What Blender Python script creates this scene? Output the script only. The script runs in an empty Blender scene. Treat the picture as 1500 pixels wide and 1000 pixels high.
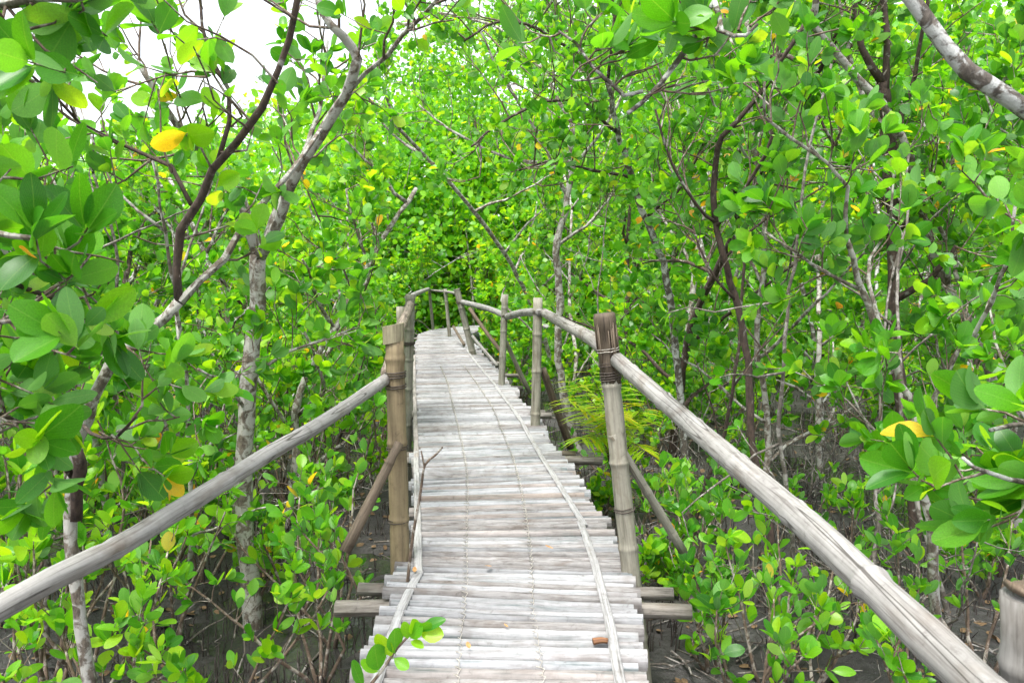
import bpy, math, random
import numpy as np
from mathutils import Vector, Matrix

random.seed(11); rng = np.random.default_rng(11)
R = math.radians
scene = bpy.context.scene
COL = scene.collection

# ------------------------------------------------------------------ camera, sky, sun, exposure
EYE = 1.36                       # eye height above the deck (deck top is z = 0)
FPX = 1100.0                     # focal length in pixels of a 1500 px wide frame
PITCH = math.atan(90 / FPX)
cam_d = bpy.data.cameras.new('camera'); cam = bpy.data.objects.new('camera', cam_d); COL.objects.link(cam)
cam_d.sensor_width = 36; cam_d.lens = 36 * FPX / 1500; cam_d.clip_start = 0.05; cam_d.clip_end = 600
cam.location = (0, 0, EYE); cam.rotation_euler = (R(90) - PITCH, 0, 0)
cam_d.dof.use_dof = True; cam_d.dof.focus_distance = 4.2; cam_d.dof.aperture_fstop = 11.0
scene.camera = cam

SUN_EL, SUN_AZ = R(66), R(-150)   # azimuth from +Y towards +X
world = bpy.data.worlds.new('World'); scene.world = world; world.use_nodes = True
wn = world.node_tree; bg = wn.nodes['Background']
sky = wn.nodes.new('ShaderNodeTexSky'); sky.sky_type = 'NISHITA'; sky.sun_disc = False
sky.sun_elevation = SUN_EL; sky.sun_rotation = SUN_AZ; sky.air_density = 1.0; sky.dust_density = 3.0; sky.ozone_density = 1.0
hs = wn.nodes.new('ShaderNodeHueSaturation'); hs.inputs['Saturation'].default_value = 0.22
wn.links.new(sky.outputs[0], hs.inputs['Color']); wn.links.new(hs.outputs[0], bg.inputs['Color'])
bg.inputs['Strength'].default_value = 0.15
sun_d = bpy.data.lights.new('sun', 'SUN'); sun = bpy.data.objects.new('sun', sun_d); COL.objects.link(sun)
sun_d.energy = 1.5; sun_d.angle = R(14); sun_d.color = (1, 0.96, 0.9)
sd = Vector((math.sin(SUN_AZ) * math.cos(SUN_EL), math.cos(SUN_AZ) * math.cos(SUN_EL), math.sin(SUN_EL)))
sun.rotation_euler = sd.to_track_quat('Z', 'Y').to_euler()
scene.view_settings.view_transform = 'Standard'; scene.view_settings.look = 'None'
scene.view_settings.gamma = 1; scene.view_settings.use_curve_mapping = False
scene.view_settings.exposure = 1.8
scene.render.engine = 'CYCLES'
scene.cycles.max_bounces = 5; scene.cycles.diffuse_bounces = 4; scene.cycles.glossy_bounces = 2; scene.cycles.transmission_bounces = 4; scene.cycles.transparent_max_bounces = 8

MUD = -0.65
# ------------------------------------------------------------------ measuring helpers
def ray(px, py):
    x = (px - 750) / FPX; y = -(py - 500) / FPX
    return np.array([x, math.cos(PITCH) + y * math.sin(PITCH), -math.sin(PITCH) + y * math.cos(PITCH)])
def P(px, py, Y):
    d = ray(px, py); return np.array([0, 0, EYE]) + d * (Y / d[1])
def G(px, py, z=0.0):
    d = ray(px, py); return np.array([0, 0, EYE]) + d * ((z - EYE) / d[2])
def project(pts):
    """world points (N,3) -> px, py, depth in the 1500x1000 frame"""
    q = pts - np.array([0, 0, EYE])
    dep = q[:, 1] * math.cos(PITCH) - q[:, 2] * math.sin(PITCH)
    up = q[:, 1] * math.sin(PITCH) + q[:, 2] * math.cos(PITCH)
    dd = np.maximum(dep, 1e-3)
    return 750 + FPX * q[:, 0] / dd, 500 - FPX * up / dd, dep

# ------------------------------------------------------------------ object helpers
def link(o, parent=None):
    COL.objects.link(o)
    if parent is not None: o.parent = parent
    return o
def tag(o, label=None, cat=None, group=None, kind=None):
    if label: o['label'] = label
    if cat: o['category'] = cat
    if group: o['group'] = group
    if kind: o['kind'] = kind
    return o
def thing(name, loc, label, cat, group=None):
    o = bpy.data.objects.new(name, None); o.empty_display_size = 0.1; o.location = tuple(float(v) for v in loc)
    link(o); return tag(o, label, cat, group)

def np_mesh(name, V, F, mat, uv=None, tint=None, smooth=True, mats=None):
    """V (n,3); F (m,k) with k = 3 or 4; uv per vertex (n,2); tint per vertex (n,)"""
    me = bpy.data.meshes.new(name)
    V = np.ascontiguousarray(V, dtype=np.float32); F = np.ascontiguousarray(F, dtype=np.int32)
    m, k = F.shape
    me.vertices.add(len(V)); me.vertices.foreach_set('co', V.ravel())
    me.loops.add(m * k); me.loops.foreach_set('vertex_index', F.ravel())
    me.polygons.add(m); me.polygons.foreach_set('loop_start', np.arange(0, m * k, k, dtype=np.int32))
    try: me.polygons.foreach_set('loop_total', np.full(m, k, dtype=np.int32))
    except Exception: pass
    if uv is not None:
        l = me.uv_layers.new(name='UVMap'); l.data.foreach_set('uv', np.asarray(uv, np.float32)[F.ravel()].ravel())
    if tint is not None:
        a = me.attributes.new('tint', 'FLOAT', 'POINT'); a.data.foreach_set('value', np.asarray(tint, np.float32))
    me.polygons.foreach_set('use_smooth', np.full(m, smooth))
    me.materials.append(mat)
    me.update(calc_edges=True); me.validate()
    return me
def add(name, me, parent=None, loc=None):
    o = bpy.data.objects.new(name, me)
    if loc is not None: o.location = tuple(float(v) for v in loc)
    return link(o, parent)

def smooth_path(pts, n):
    """Catmull-Rom through pts resampled to n points; pts may carry a radius in column 4"""
    p = np.asarray(pts, float); 
    if len(p) == 2: 
        t = np.linspace(0, 1, n)[:, None]; return p[0] * (1 - t) + p[1] * t
    q = np.vstack([2 * p[0] - p[1], p, 2 * p[-1] - p[-2]])
    t = np.linspace(0, len(p) - 1 - 1e-6, n); i = t.astype(int); f = (t - i)[:, None]
    a, b, c, d = q[i], q[i + 1], q[i + 2], q[i + 3]
    return 0.5 * ((2 * b) + (-a + c) * f + (2 * a - 5 * b + 4 * c - d) * f ** 2 + (-a + 3 * b - 3 * c + d) * f ** 3)

def tube_arrays(pts, rad, seg=8, cap=True, wob=0.0):
    pts = np.asarray(pts, float); rad = np.broadcast_to(np.asarray(rad, float), (len(pts),))
    n = len(pts); T = np.gradient(pts, axis=0); T /= np.linalg.norm(T, axis=1)[:, None] + 1e-9
    ref = np.array([0, 0, 1.0]) if abs(T[0, 2]) < 0.8 else np.array([1.0, 0, 0])
    Nn = np.zeros((n, 3)); u = np.cross(T[0], ref); u /= np.linalg.norm(u)
    for i in range(n):
        u = u - T[i] * np.dot(u, T[i]); u /= np.linalg.norm(u) + 1e-9; Nn[i] = u
    B = np.cross(T, Nn); a = np.linspace(0, 2 * np.pi, seg + 1)
    rr = rad[:, None] * np.ones(seg + 1)[None]
    if wob > 0:
        w = rng.normal(0, wob, (n, seg)); w = np.hstack([w, w[:, :1]]); rr = rr * (1 + w)
    V = pts[:, None] + Nn[:, None] * (np.cos(a)[None, :, None] * rr[..., None]) + B[:, None] * (np.sin(a)[None, :, None] * rr[..., None])
    L = np.concatenate([[0], np.cumsum(np.linalg.norm(np.diff(pts, axis=0), axis=1))])
    uv = np.stack([np.broadcast_to(a[None] * rad.mean(), (n, seg + 1)), np.broadcast_to(L[:, None], (n, seg + 1))], -1)
    i, j = np.meshgrid(np.arange(n - 1), np.arange(seg), indexing='ij'); s = seg + 1
    F = np.stack([i * s + j, i * s + j + 1, (i + 1) * s + j + 1, (i + 1) * s + j], -1).reshape(-1, 4)
    V = V.reshape(-1, 3); uv = uv.reshape(-1, 2)
    if cap:
        for e, ring in ((0, 0), (n - 1, (n - 1) * s)):
            c = len(V); V = np.vstack([V, pts[e][None]]); uv = np.vstack([uv, [[0.5, 0.5]]])
            fs = [[ring + j, ring + j + 1, c, c] for j in range(seg)]
            fs = [[f[1], f[0], c] for f in fs] if e == 0 else [[f[0], f[1], c] for f in fs]
            # quads only: use degenerate-free pairs of triangles
            F = F if True else F
            tri = np.array(fs)
            if e == 0: T0 = tri
            else: T1 = tri
        return V, F, uv, np.vstack([T0, T1])
    return V, F, uv, None

def tube(name, pts, rad, mat, parent=None, seg=8, cap=True, wob=0.0, origin=None, tint=None):
    V, F, uv, T = tube_arrays(pts, rad, seg, cap, wob)
    tri = np.vstack([F[:, [0, 1, 2]], F[:, [0, 2, 3]]])
    if T is not None: tri = np.vstack([tri, T])
    if parent is not None: V = V - np.array(parent['_o'] if '_o' in parent else parent.location)
    me = np_mesh(name, V, tri, mat, uv)
    return add(name, me, parent)

def batch_tubes(Pn, Rn, seg=4):
    """Pn (N,K,3), Rn (N,K) -> V, tri, uv of N open tubes"""
    N, K, _ = Pn.shape
    T = np.gradient(Pn, axis=1); T /= np.linalg.norm(T, axis=2)[..., None] + 1e-9
    ref = np.where(np.abs(T[:, :1, 2:3]) < 0.8, np.array([0, 0, 1.0]), np.array([1.0, 0, 0])) * np.ones((N, K, 1))
    U = np.cross(T, ref); U /= np.linalg.norm(U, axis=2)[..., None] + 1e-9; B = np.cross(T, U)
    a = np.arange(seg) * 2 * np.pi / seg
    V = Pn[:, :, None] + (U[:, :, None] * np.cos(a)[None, None, :, None] + B[:, :, None] * np.sin(a)[None, None, :, None]) * Rn[:, :, None, None]
    L = np.concatenate([np.zeros((N, 1)), np.cumsum(np.linalg.norm(np.diff(Pn, axis=1), axis=2), 1)], 1)
    uv = np.stack([np.broadcast_to(a * 0.01, (N, K, seg)), np.broadcast_to(L[:, :, None], (N, K, seg))], -1)
    b = np.arange(N)[:, None, None] * K * seg + np.arange(K - 1)[None, :, None] * seg
    j = np.arange(seg)[None, None]; j2 = (np.arange(seg) + 1)[None, None] % seg
    q = np.stack([b + j, b + j2, b + seg + j2, b + seg + j], -1).reshape(-1, 4)
    tri = np.vstack([q[:, [0, 1, 2]], q[:, [0, 2, 3]]])
    return V.reshape(-1, 3), tri, uv.reshape(-1, 2)

# ------------------------------------------------------------------ materials
def new_mat(name):
    m = bpy.data.materials.new(name); m.use_nodes = True; nt = m.node_tree
    return m, nt, nt.nodes, nt.links, nt.nodes['Principled BSDF']
def ramp(N, stops, interp='LINEAR'):
    r = N.new('ShaderNodeValToRGB'); e = r.color_ramp.elements; r.color_ramp.interpolation = interp
    while len(e) > 1: e.remove(e[-1])
    e[0].position = stops[0][0]; e[0].color = (*stops[0][1], 1)
    for p, c in stops[1:]:
        x = e.new(p); x.color = (*c, 1)
    return r
def noise(N, L, vec, scale, detail=4, rough=0.6, dist=0.0):
    n = N.new('ShaderNodeTexNoise'); n.inputs['Scale'].default_value = scale; n.inputs['Detail'].default_value = detail
    n.inputs['Roughness'].default_value = rough; n.inputs['Distortion'].default_value = dist
    if vec is not None: L.new(vec, n.inputs['Vector'])
    return n
def mapping(N, L, vec, sc, loc=None):
    m = N.new('ShaderNodeMapping'); m.inputs['Scale'].default_value = sc
    L.new(vec, m.inputs['Vector'])
    if loc is not None: L.new(loc, m.inputs['Location'])
    return m.outputs[0]
def mixc(N, L, fac, a, b, mode='MIX'):
    m = N.new('ShaderNodeMix'); m.data_type = 'RGBA'; m.blend_type = mode
    if isinstance(fac, (int, float)): m.inputs[0].default_value = fac
    else: L.new(fac, m.inputs[0])
    for s, v in ((6, a), (7, b)):
        if isinstance(v, tuple): m.inputs[s].default_value = (*v, 1)
        else: L.new(v, m.inputs[s])
    return m.outputs[2]
def bump(N, L, h, strength, dist, bsdf):
    b = N.new('ShaderNodeBump'); b.inputs['Strength'].default_value = strength; b.inputs['Distance'].default_value = dist
    L.new(h, b.inputs['Height']); L.new(b.outputs[0], bsdf.inputs['Normal'])

def mat_bamboo(name, base, dark, stain, streak=(90, 5, 1), patch=6.0, rough=0.75, stain_amt=0.45, var=0.25, crack=False, soft=1.0):
    """weathered bamboo or wood: UV is in metres, x round the pole, y along it"""
    m, nt, N, L, B = new_mat(name)
    uv = N.new('ShaderNodeUVMap'); oi = N.new('ShaderNodeObjectInfo')
    cv = N.new('ShaderNodeCombineXYZ'); ml = N.new('ShaderNodeMath'); ml.operation = 'MULTIPLY'; ml.inputs[1].default_value = 37.0
    L.new(oi.outputs['Random'], ml.inputs[0]); L.new(ml.outputs[0], cv.inputs[0]); L.new(ml.outputs[0], cv.inputs[2])
    v = mapping(N, L, uv.outputs[0], (1, 1, 1), cv.outputs[0])
    n1 = noise(N, L, mapping(N, L, v, streak), 1.0, 5, 0.65)
    n2 = noise(N, L, mapping(N, L, v, (patch * 2.5, patch, 1)), 1.0, 4, 0.6, 0.4)
    n3 = noise(N, L, mapping(N, L, v, (streak[0] * 3, streak[1] * 2.2, 1)), 1.0, 3, 0.6)
    r1 = ramp(N, [(0.30, dark), (0.42, tuple(0.65 * b + 0.35 * d for b, d in zip(base, dark))), (0.55, base), (0.75, tuple(min(1, b * 1.15) for b in base))])
    L.new(n1.outputs[0], r1.inputs[0])
    r2 = ramp(N, [(0.5, (0, 0, 0)), (0.7, (1, 1, 1))]); L.new(n2.outputs[0], r2.inputs[0])
    sm = N.new('ShaderNodeMath'); sm.operation = 'MULTIPLY'; sm.inputs[1].default_value = stain_amt; L.new(r2.outputs[0], sm.inputs[0])
    c = mixc(N, L, sm.outputs[0], r1.outputs[0], stain)
    r3 = ramp(N, [(0.34, (0.35, 0.32, 0.3)), (0.46, (1, 1, 1))]); L.new(n3.outputs[0], r3.inputs[0])
    c = mixc(N, L, 0.6 * soft, c, r3.outputs[0], 'MULTIPLY')
    n5 = noise(N, L, mapping(N, L, v, (22, 20, 1)), 1.0, 4, 0.7, 0.5); r5 = ramp(N, [(0.28, (0.45, 0.42, 0.4)), (0.40, (0.9, 0.9, 0.9)), (0.6, (1.06, 1.06, 1.06))]); L.new(n5.outputs[0], r5.inputs[0])
    c = mixc(N, L, 0.8, c, r5.outputs[0], 'MULTIPLY')
    if crack:      # long drying cracks running along the pole
        n6 = noise(N, L, mapping(N, L, v, (26, 1.1, 1)), 1.0, 1, 0.4, 0.1); r6 = ramp(N, [(0.485, (1, 1, 1)), (0.497, (0.12, 0.1, 0.08)), (0.503, (0.12, 0.1, 0.08)), (0.515, (1, 1, 1))]); L.new(n6.outputs[0], r6.inputs[0])
        c = mixc(N, L, 0.85, c, r6.outputs[0], 'MULTIPLY')
    # pole to pole variation
    vr = ramp(N, [(0.0, (1 - var,) * 3), (0.5, (1.0, 0.98, 0.95)), (0.9, (1, 1, 1)), (1.0, (0.8, 0.66, 0.55))]); L.new(oi.outputs['Random'], vr.inputs[0])
    c = mixc(N, L, 1.0, c, vr.outputs[0], 'MULTIPLY')
    L.new(c, B.inputs['Base Color']); B.inputs['Roughness'].default_value = rough
    bump(N, L, n1.outputs[0], 0.4, 0.004, B)
    return m
M_slat = mat_bamboo('weathered_bamboo_slats', (0.315, 0.32, 0.335), (0.09, 0.115, 0.118), (0.15, 0.135, 0.13), streak=(42, 2.6, 1), patch=3.5, var=0.42, stain_amt=0.75, soft=0.6)
M_slat2 = mat_bamboo('darker_bamboo_slats', (0.25, 0.245, 0.245), (0.09, 0.08, 0.075), (0.12, 0.095, 0.08), streak=(48, 4.5, 1), patch=6, var=0.35, stain_amt=0.75)
M_strip = mat_bamboo('weathered_bamboo_strip', (0.37, 0.37, 0.38), (0.12, 0.115, 0.11), (0.2, 0.175, 0.155), streak=(120, 3, 1))
M_rail = mat_bamboo('grey_bamboo_rail', (0.295, 0.29, 0.28), (0.085, 0.075, 0.065), (0.11, 0.08, 0.055), streak=(55, 2.2, 1), patch=4.2, stain_amt=0.72, var=0.1, crack=True)
M_post = mat_bamboo('olive_bamboo_post', (0.25, 0.225, 0.145), (0.09, 0.07, 0.045), (0.12, 0.09, 0.055), streak=(34, 2.0, 1), patch=5, stain_amt=0.6, var=0.15, soft=0.5)
M_postgrey = mat_bamboo('grey_bamboo_post', (0.255, 0.245, 0.205), (0.08, 0.075, 0.055), (0.13, 0.105, 0.07), streak=(34, 2.0, 1), patch=5, stain_amt=0.7, var=0.2, soft=0.5)
M_stub = mat_bamboo('dark_mottled_post', (0.20, 0.195, 0.185), (0.06, 0.055, 0.045), (0.05, 0.04, 0.03), streak=(40, 4, 1), patch=5, stain_amt=0.85, soft=0.6)
M_brown = mat_bamboo('brown_rough_wood', (0.125, 0.095, 0.065), (0.04, 0.028, 0.018), (0.08, 0.055, 0.035), streak=(90, 6, 1), patch=8, stain_amt=0.6)
M_beam = mat_bamboo('wet_log', (0.20, 0.185, 0.165), (0.05, 0.042, 0.035), (0.09, 0.07, 0.05), streak=(60, 4, 1), patch=7, stain_amt=0.7)
M_orange = mat_bamboo('orange_bamboo', (0.30, 0.13, 0.05), (0.10, 0.04, 0.02), (0.12, 0.06, 0.03))

def mat_simple(name, c, rough=0.8):
    m, nt, N, L, B = new_mat(name); tc = N.new('ShaderNodeTexCoord')
    n = noise(N, L, tc.outputs['Object'], 60, 3); r = ramp(N, [(0.3, tuple(x * 0.6 for x in c)), (0.7, tuple(min(1, x * 1.25) for x in c))])
    L.new(n.outputs[0], r.inputs[0]); L.new(r.outputs[0], B.inputs['Base Color']); B.inputs['Roughness'].default_value = rough
    return m
M_twine = mat_simple('pale_twine', (0.42, 0.39, 0.34)); M_wire = mat_simple('dark_wire', (0.07, 0.055, 0.045)); M_core = mat_simple('dark_hollow', (0.05, 0.04, 0.03))

def mat_bark(name, base, dark, lichen, lich_amt):
    m, nt, N, L, B = new_mat(name); tc = N.new('ShaderNodeTexCoord')
    v = tc.outputs['Object']
    n1 = noise(N, L, mapping(N, L, v, (1, 1, 0.45)), 55, 6, 0.7); n2 = noise(N, L, v, 16, 5, 0.65, 0.6)
    r1 = ramp(N, [(0.32, dark), (0.6, base), (0.8, tuple(min(1, b * 1.4) for b in base))]); L.new(n1.outputs[0], r1.inputs[0])
    lo = 0.62 - 0.22 * lich_amt
    r2 = ramp(N, [(lo, (0, 0, 0)), (lo + 0.09, (1, 1, 1))]); L.new(n2.outputs[0], r2.inputs[0])
    c = mixc(N, L, r2.outputs[0], r1.outputs[0], lichen)
    L.new(c, B.inputs['Base Color']); B.inputs['Roughness'].default_value = 0.9
    bump(N, L, n1.outputs[0], 0.8, 0.008, B)
    return m
M_barkd = mat_bark('dark_bark', (0.075, 0.05, 0.038), (0.018, 0.012, 0.01), (0.26, 0.25, 0.23), 0.15)
M_barkg = mat_bark('grey_bark', (0.17, 0.14, 0.11), (0.045, 0.033, 0.025), (0.36, 0.35, 0.32), 0.75)
M_barkl = mat_bark('lichen_bark', (0.13, 0.11, 0.09), (0.035, 0.03, 0.025), (0.42, 0.43, 0.41), 0.6)
M_twig = mat_bark('twig_bark', (0.15, 0.105, 0.075), (0.05, 0.035, 0.025), (0.33, 0.3, 0.26), 0.5)
M_dead = mat_bark('dead_twig', (0.15, 0.13, 0.11), (0.05, 0.04, 0.033), (0.3, 0.28, 0.26), 0.5)

def mat_leaf():
    m, nt, N, L, B = new_mat('mangrove_leaf')
    at = N.new('ShaderNodeAttribute'); at.attribute_name = 'tint'
    uv = N.new('ShaderNodeUVMap'); tc = N.new('ShaderNodeTexCoord')
    col = ramp(N, [(0.0, (0.018, 0.10, 0.010)), (0.35, (0.038, 0.19, 0.008)), (0.62, (0.095, 0.31, 0.010)), (0.80, (0.20, 0.43, 0.012)),
                   (0.90, (0.27, 0.42, 0.015)), (0.945, (0.55, 0.40, 0.02)), (1.0, (0.6, 0.28, 0.03))])
    L.new(at.outputs['Fac'], col.inputs[0])
    # midrib and side veins from the leaf's own coordinates
    sp = N.new('ShaderNodeSeparateXYZ'); L.new(uv.outputs[0], sp.inputs[0])
    ax = N.new('ShaderNodeMath'); ax.operation = 'ABSOLUTE'; L.new(sp.outputs[0], ax.inputs[0])
    mr = N.new('ShaderNodeMapRange'); mr.inputs[1].default_value = 0.0; mr.inputs[2].default_value = 0.05; mr.inputs[3].default_value = 0.55; mr.inputs[4].default_value = 0; L.new(ax.outputs[0], mr.inputs[0])
    pale = mixc(N, L, 0.5, col.outputs[0], (0.25, 0.42, 0.10))
    # side veins: saw of (v - 0.6|u|)
    m1 = N.new('ShaderNodeMath'); m1.operation = 'MULTIPLY'; m1.inputs[1].default_value = -0.6; L.new(ax.outputs[0], m1.inputs[0])
    m2 = N.new('ShaderNodeMath'); m2.operation = 'ADD'; L.new(m1.outputs[0], m2.inputs[0]); L.new(sp.outputs[1], m2.inputs[1])
    m3 = N.new('ShaderNodeMath'); m3.operation = 'MULTIPLY'; m3.inputs[1].default_value = 62; L.new(m2.outputs[0], m3.inputs[0])
    m4 = N.new('ShaderNodeMath'); m4.operation = 'SINE'; L.new(m3.outputs[0], m4.inputs[0])
    vr = N.new('ShaderNodeMapRange'); vr.inputs[1].default_value = 0.8; vr.inputs[2].default_value = 1; vr.inputs[3].default_value = 0; vr.inputs[4].default_value = 0.16; L.new(m4.outputs[0], vr.inputs[0])
    mx = N.new('ShaderNodeMath'); mx.operation = 'MAXIMUM'; L.new(mr.outputs[0], mx.inputs[0]); L.new(vr.outputs[0], mx.inputs[1])
    c = mixc(N, L, mx.outputs[0], col.outputs[0], pale)
    n = noise(N, L, tc.outputs['Object'], 40, 3); nr = ramp(N, [(0.3, (0.78,) * 3), (0.7, (1.15,) * 3)]); L.new(n.outputs[0], nr.inputs[0])
    c = mixc(N, L, 1.0, c, nr.outputs[0], 'MULTIPLY')
    n2 = noise(N, L, tc.outputs['Object'], 95, 2); nr2 = ramp(N, [(0.70, (0, 0, 0)), (0.74, (1, 1, 1))]); L.new(n2.outputs[0], nr2.inputs[0])
    c = mixc(N, L, nr2.outputs[0], c, (0.16, 0.13, 0.04))
    ge = N.new('ShaderNodeNewGeometry')
    under = mixc(N, L, 0.32, c, (0.25, 0.42, 0.17))
    cc = mixc(N, L, ge.outputs['Backfacing'], c, under)
    L.new(cc, B.inputs['Base Color'])
    rr = N.new('ShaderNodeMapRange'); rr.inputs[3].default_value = 0.38; rr.inputs[4].default_value = 0.62; L.new(ge.outputs['Backfacing'], rr.inputs[0]); L.new(rr.outputs[0], B.inputs['Roughness'])
    B.inputs['Specular IOR Level'].default_value = 0.4
    tr = N.new('ShaderNodeBsdfTranslucent')
    tcc = mixc(N, L, 1.0, c, (3.0, 2.4, 0.8), 'MULTIPLY'); L.new(tcc, tr.inputs['Color'])
    ms = N.new('ShaderNodeMixShader'); ms.inputs[0].default_value = 0.45
    L.new(B.outputs[0], ms.inputs[1]); L.new(tr.outputs[0], ms.inputs[2])
    L.new(ms.outputs[0], N['Material Output'].inputs['Surface'])
    return m
M_leaf = mat_leaf()

def mat_mud():
    m, nt, N, L, B = new_mat('wet_mud'); tc = N.new('ShaderNodeTexCoord'); v = tc.outputs['Object']
    n1 = noise(N, L, v, 2.2, 6, 0.65, 0.3); n2 = noise(N, L, v, 26, 5, 0.7); n3 = noise(N, L, v, 90, 3, 0.6)
    r = ramp(N, [(0.3, (0.022, 0.020, 0.019)), (0.5, (0.05, 0.047, 0.045)), (0.7, (0.09, 0.087, 0.085))]); L.new(n1.outputs[0], r.inputs[0])
    r2 = ramp(N, [(0.35, (0.45, 0.42, 0.4)), (0.6, (1.1, 1.1, 1.1))]); L.new(n2.outputs[0], r2.inputs[0])
    L.new(mixc(N, L, 1.0, r.outputs[0], r2.outputs[0], 'MULTIPLY'), B.inputs['Base Color'])
    rr = N.new('ShaderNodeMapRange'); rr.inputs[1].default_value = 0.35; rr.inputs[2].default_value = 0.65; rr.inputs[3].default_value = 0.25; rr.inputs[4].default_value = 0.75
    L.new(n1.outputs[0], rr.inputs[0]); L.new(rr.outputs[0], B.inputs['Roughness'])
    ad = N.new('ShaderNodeMath'); ad.operation = 'ADD'; L.new(n2.outputs[0], ad.inputs[0]); L.new(n3.outputs[0], ad.inputs[1])
    bump(N, L, ad.outputs[0], 0.7, 0.03, B)
    return m
M_mud = mat_mud()
def mat_water():
    m, nt, N, L, B = new_mat('murky_water'); tc = N.new('ShaderNodeTexCoord')
    B.inputs['Base Color'].default_value = (0.035, 0.034, 0.032, 1); B.inputs['Roughness'].default_value = 0.08
    n = noise(N, L, tc.outputs['Object'], 9, 3); bump(N, L, n.outputs[0], 0.15, 0.02, B)
    return m
M_water = mat_water()

# ------------------------------------------------------------------ ground and water
def vnoise(x, y, s, seed):
    r = np.random.default_rng(seed); g = r.random((64, 64))
    u = x / s; w = y / s; i = np.floor(u).astype(int); j = np.floor(w).astype(int); f = u - i; h = w - j
    f = f * f * (3 - 2 * f); h = h * h * (3 - 2 * h); i %= 64; j %= 64; i2 = (i + 1) % 64; j2 = (j + 1) % 64
    return (g[i, j] * (1 - f) + g[i2, j] * f) * (1 - h) + (g[i, j2] * (1 - f) + g[i2, j2] * f) * h
def mud_z(x, y):
    return MUD + 0.10 * (vnoise(x, y, 1.1, 1) - 0.5) + 0.07 * (vnoise(x, y, 0.35, 2) - 0.5) + 0.03 * (vnoise(x, y, 0.12, 3) - 0.5)
def stretch(n, a, b, far):
    c = np.linspace(a, b, n); e = np.geomspace(1, far, 18)
    return np.concatenate([a - (e[::-1] - 0.9), c, b + (e - 0.9)])
gx = stretch(220, -11, 11, 300); gy = stretch(250, -3, 22, 300)
X, Y = np.meshgrid(gx, gy, indexing='ij'); Z = mud_z(X, Y)
n0, n1_ = X.shape
ii, jj = np.meshgrid(np.arange(n0 - 1), np.arange(n1_ - 1), indexing='ij')
Fq = np.stack([ii * n1_ + jj, (ii + 1) * n1_ + jj, (ii + 1) * n1_ + jj + 1, ii * n1_ + jj + 1], -1).reshape(-1, 4)
g = add('mud_ground', np_mesh('mud_ground', np.stack([X, Y, Z], -1).reshape(-1, 3), Fq, M_mud)); tag(g, 'dark wet mangrove mud under the walkway', kind='structure')
wv = np.array([[-12, -4, MUD - 0.017], [12, -4, MUD - 0.017], [12, 23, MUD - 0.017], [-12, 23, MUD - 0.017]])
w = add('water', np_mesh('water', wv, np.array([[0, 1, 2, 3]]), M_water)); tag(w, 'shallow grey puddles lying in the mud', kind='structure')

# ------------------------------------------------------------------ path line of the walkway (Y -> left edge X, right edge X)
LE = [(1.2, -0.52), (2.55, -0.545), (3.0, -0.55), (3.48, -0.56), (3.6, -0.50), (4.2, -0.56), (5.16, -0.69), (7.1, -0.93), (8.6, -1.1), (10.0, -1.30), (13.6, -1.74), (16.6, -2.12), (18.5, -2.3), (20.5, -2.42)]
RE = [(1.2, 0.46), (2.55, 0.48), (3.0, 0.52), (3.48, 0.56), (4.27, 0.52), (5.16, 0.46), (6.2, 0.34), (7.1, 0.27), (8.3, 0.1), (10.0, -0.06), (12.5, -0.36), (13.6, -0.52), (16.6, -0.92), (18.5, -1.12), (20.5, -1.2)]
def edgeL(y): return np.interp(y, [a for a, b in LE], [b for a, b in LE])
def edgeR(y): return np.interp(y, [a for a, b in RE], [b for a, b in RE])
cl = [np.array([(edgeL(y) + edgeR(y)) / 2, y]) for y in np.arange(1.2, 18.6, 0.6)] + [np.array(p) for p in ((-1.75, 19.6), (-1.55, 20.7), (-0.95, 21.7), (0.0, 22.4), (1.2, 22.8), (3.0, 23.1), (5.0, 23.3))]
cl = smooth_path(np.array(cl), 700)
cs = np.concatenate([[0], np.cumsum(np.linalg.norm(np.diff(cl, axis=0), axis=1))])
def CL(s): return np.array([np.interp(s, cs, cl[:, 0]), np.interp(s, cs, cl[:, 1])])
_gx = np.arange(560) * .05 - 14; _gy = np.arange(640) * .05 - 4; PD = np.full((560, 640), 1e3)
for _c in cl[::8]: PD = np.minimum(PD, np.hypot(_gx[:, None] - _c[0], _gy[None] - _c[1]))
PD[:, _gy < 1.3] = np.abs(_gx + .03)[:, None]
def path_dist(x, y):
    """lateral distance from the middle of the path, arrays"""
    x = np.atleast_1d(x); y = np.atleast_1d(y)
    i = np.clip(((x + 14) / .05).astype(int), 0, 559); j = np.clip(((y + 4) / .05).astype(int), 0, 639)
    return PD[i, j] + np.maximum(0, np.abs(x) - 14) + np.maximum(0, y - 28)

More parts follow.
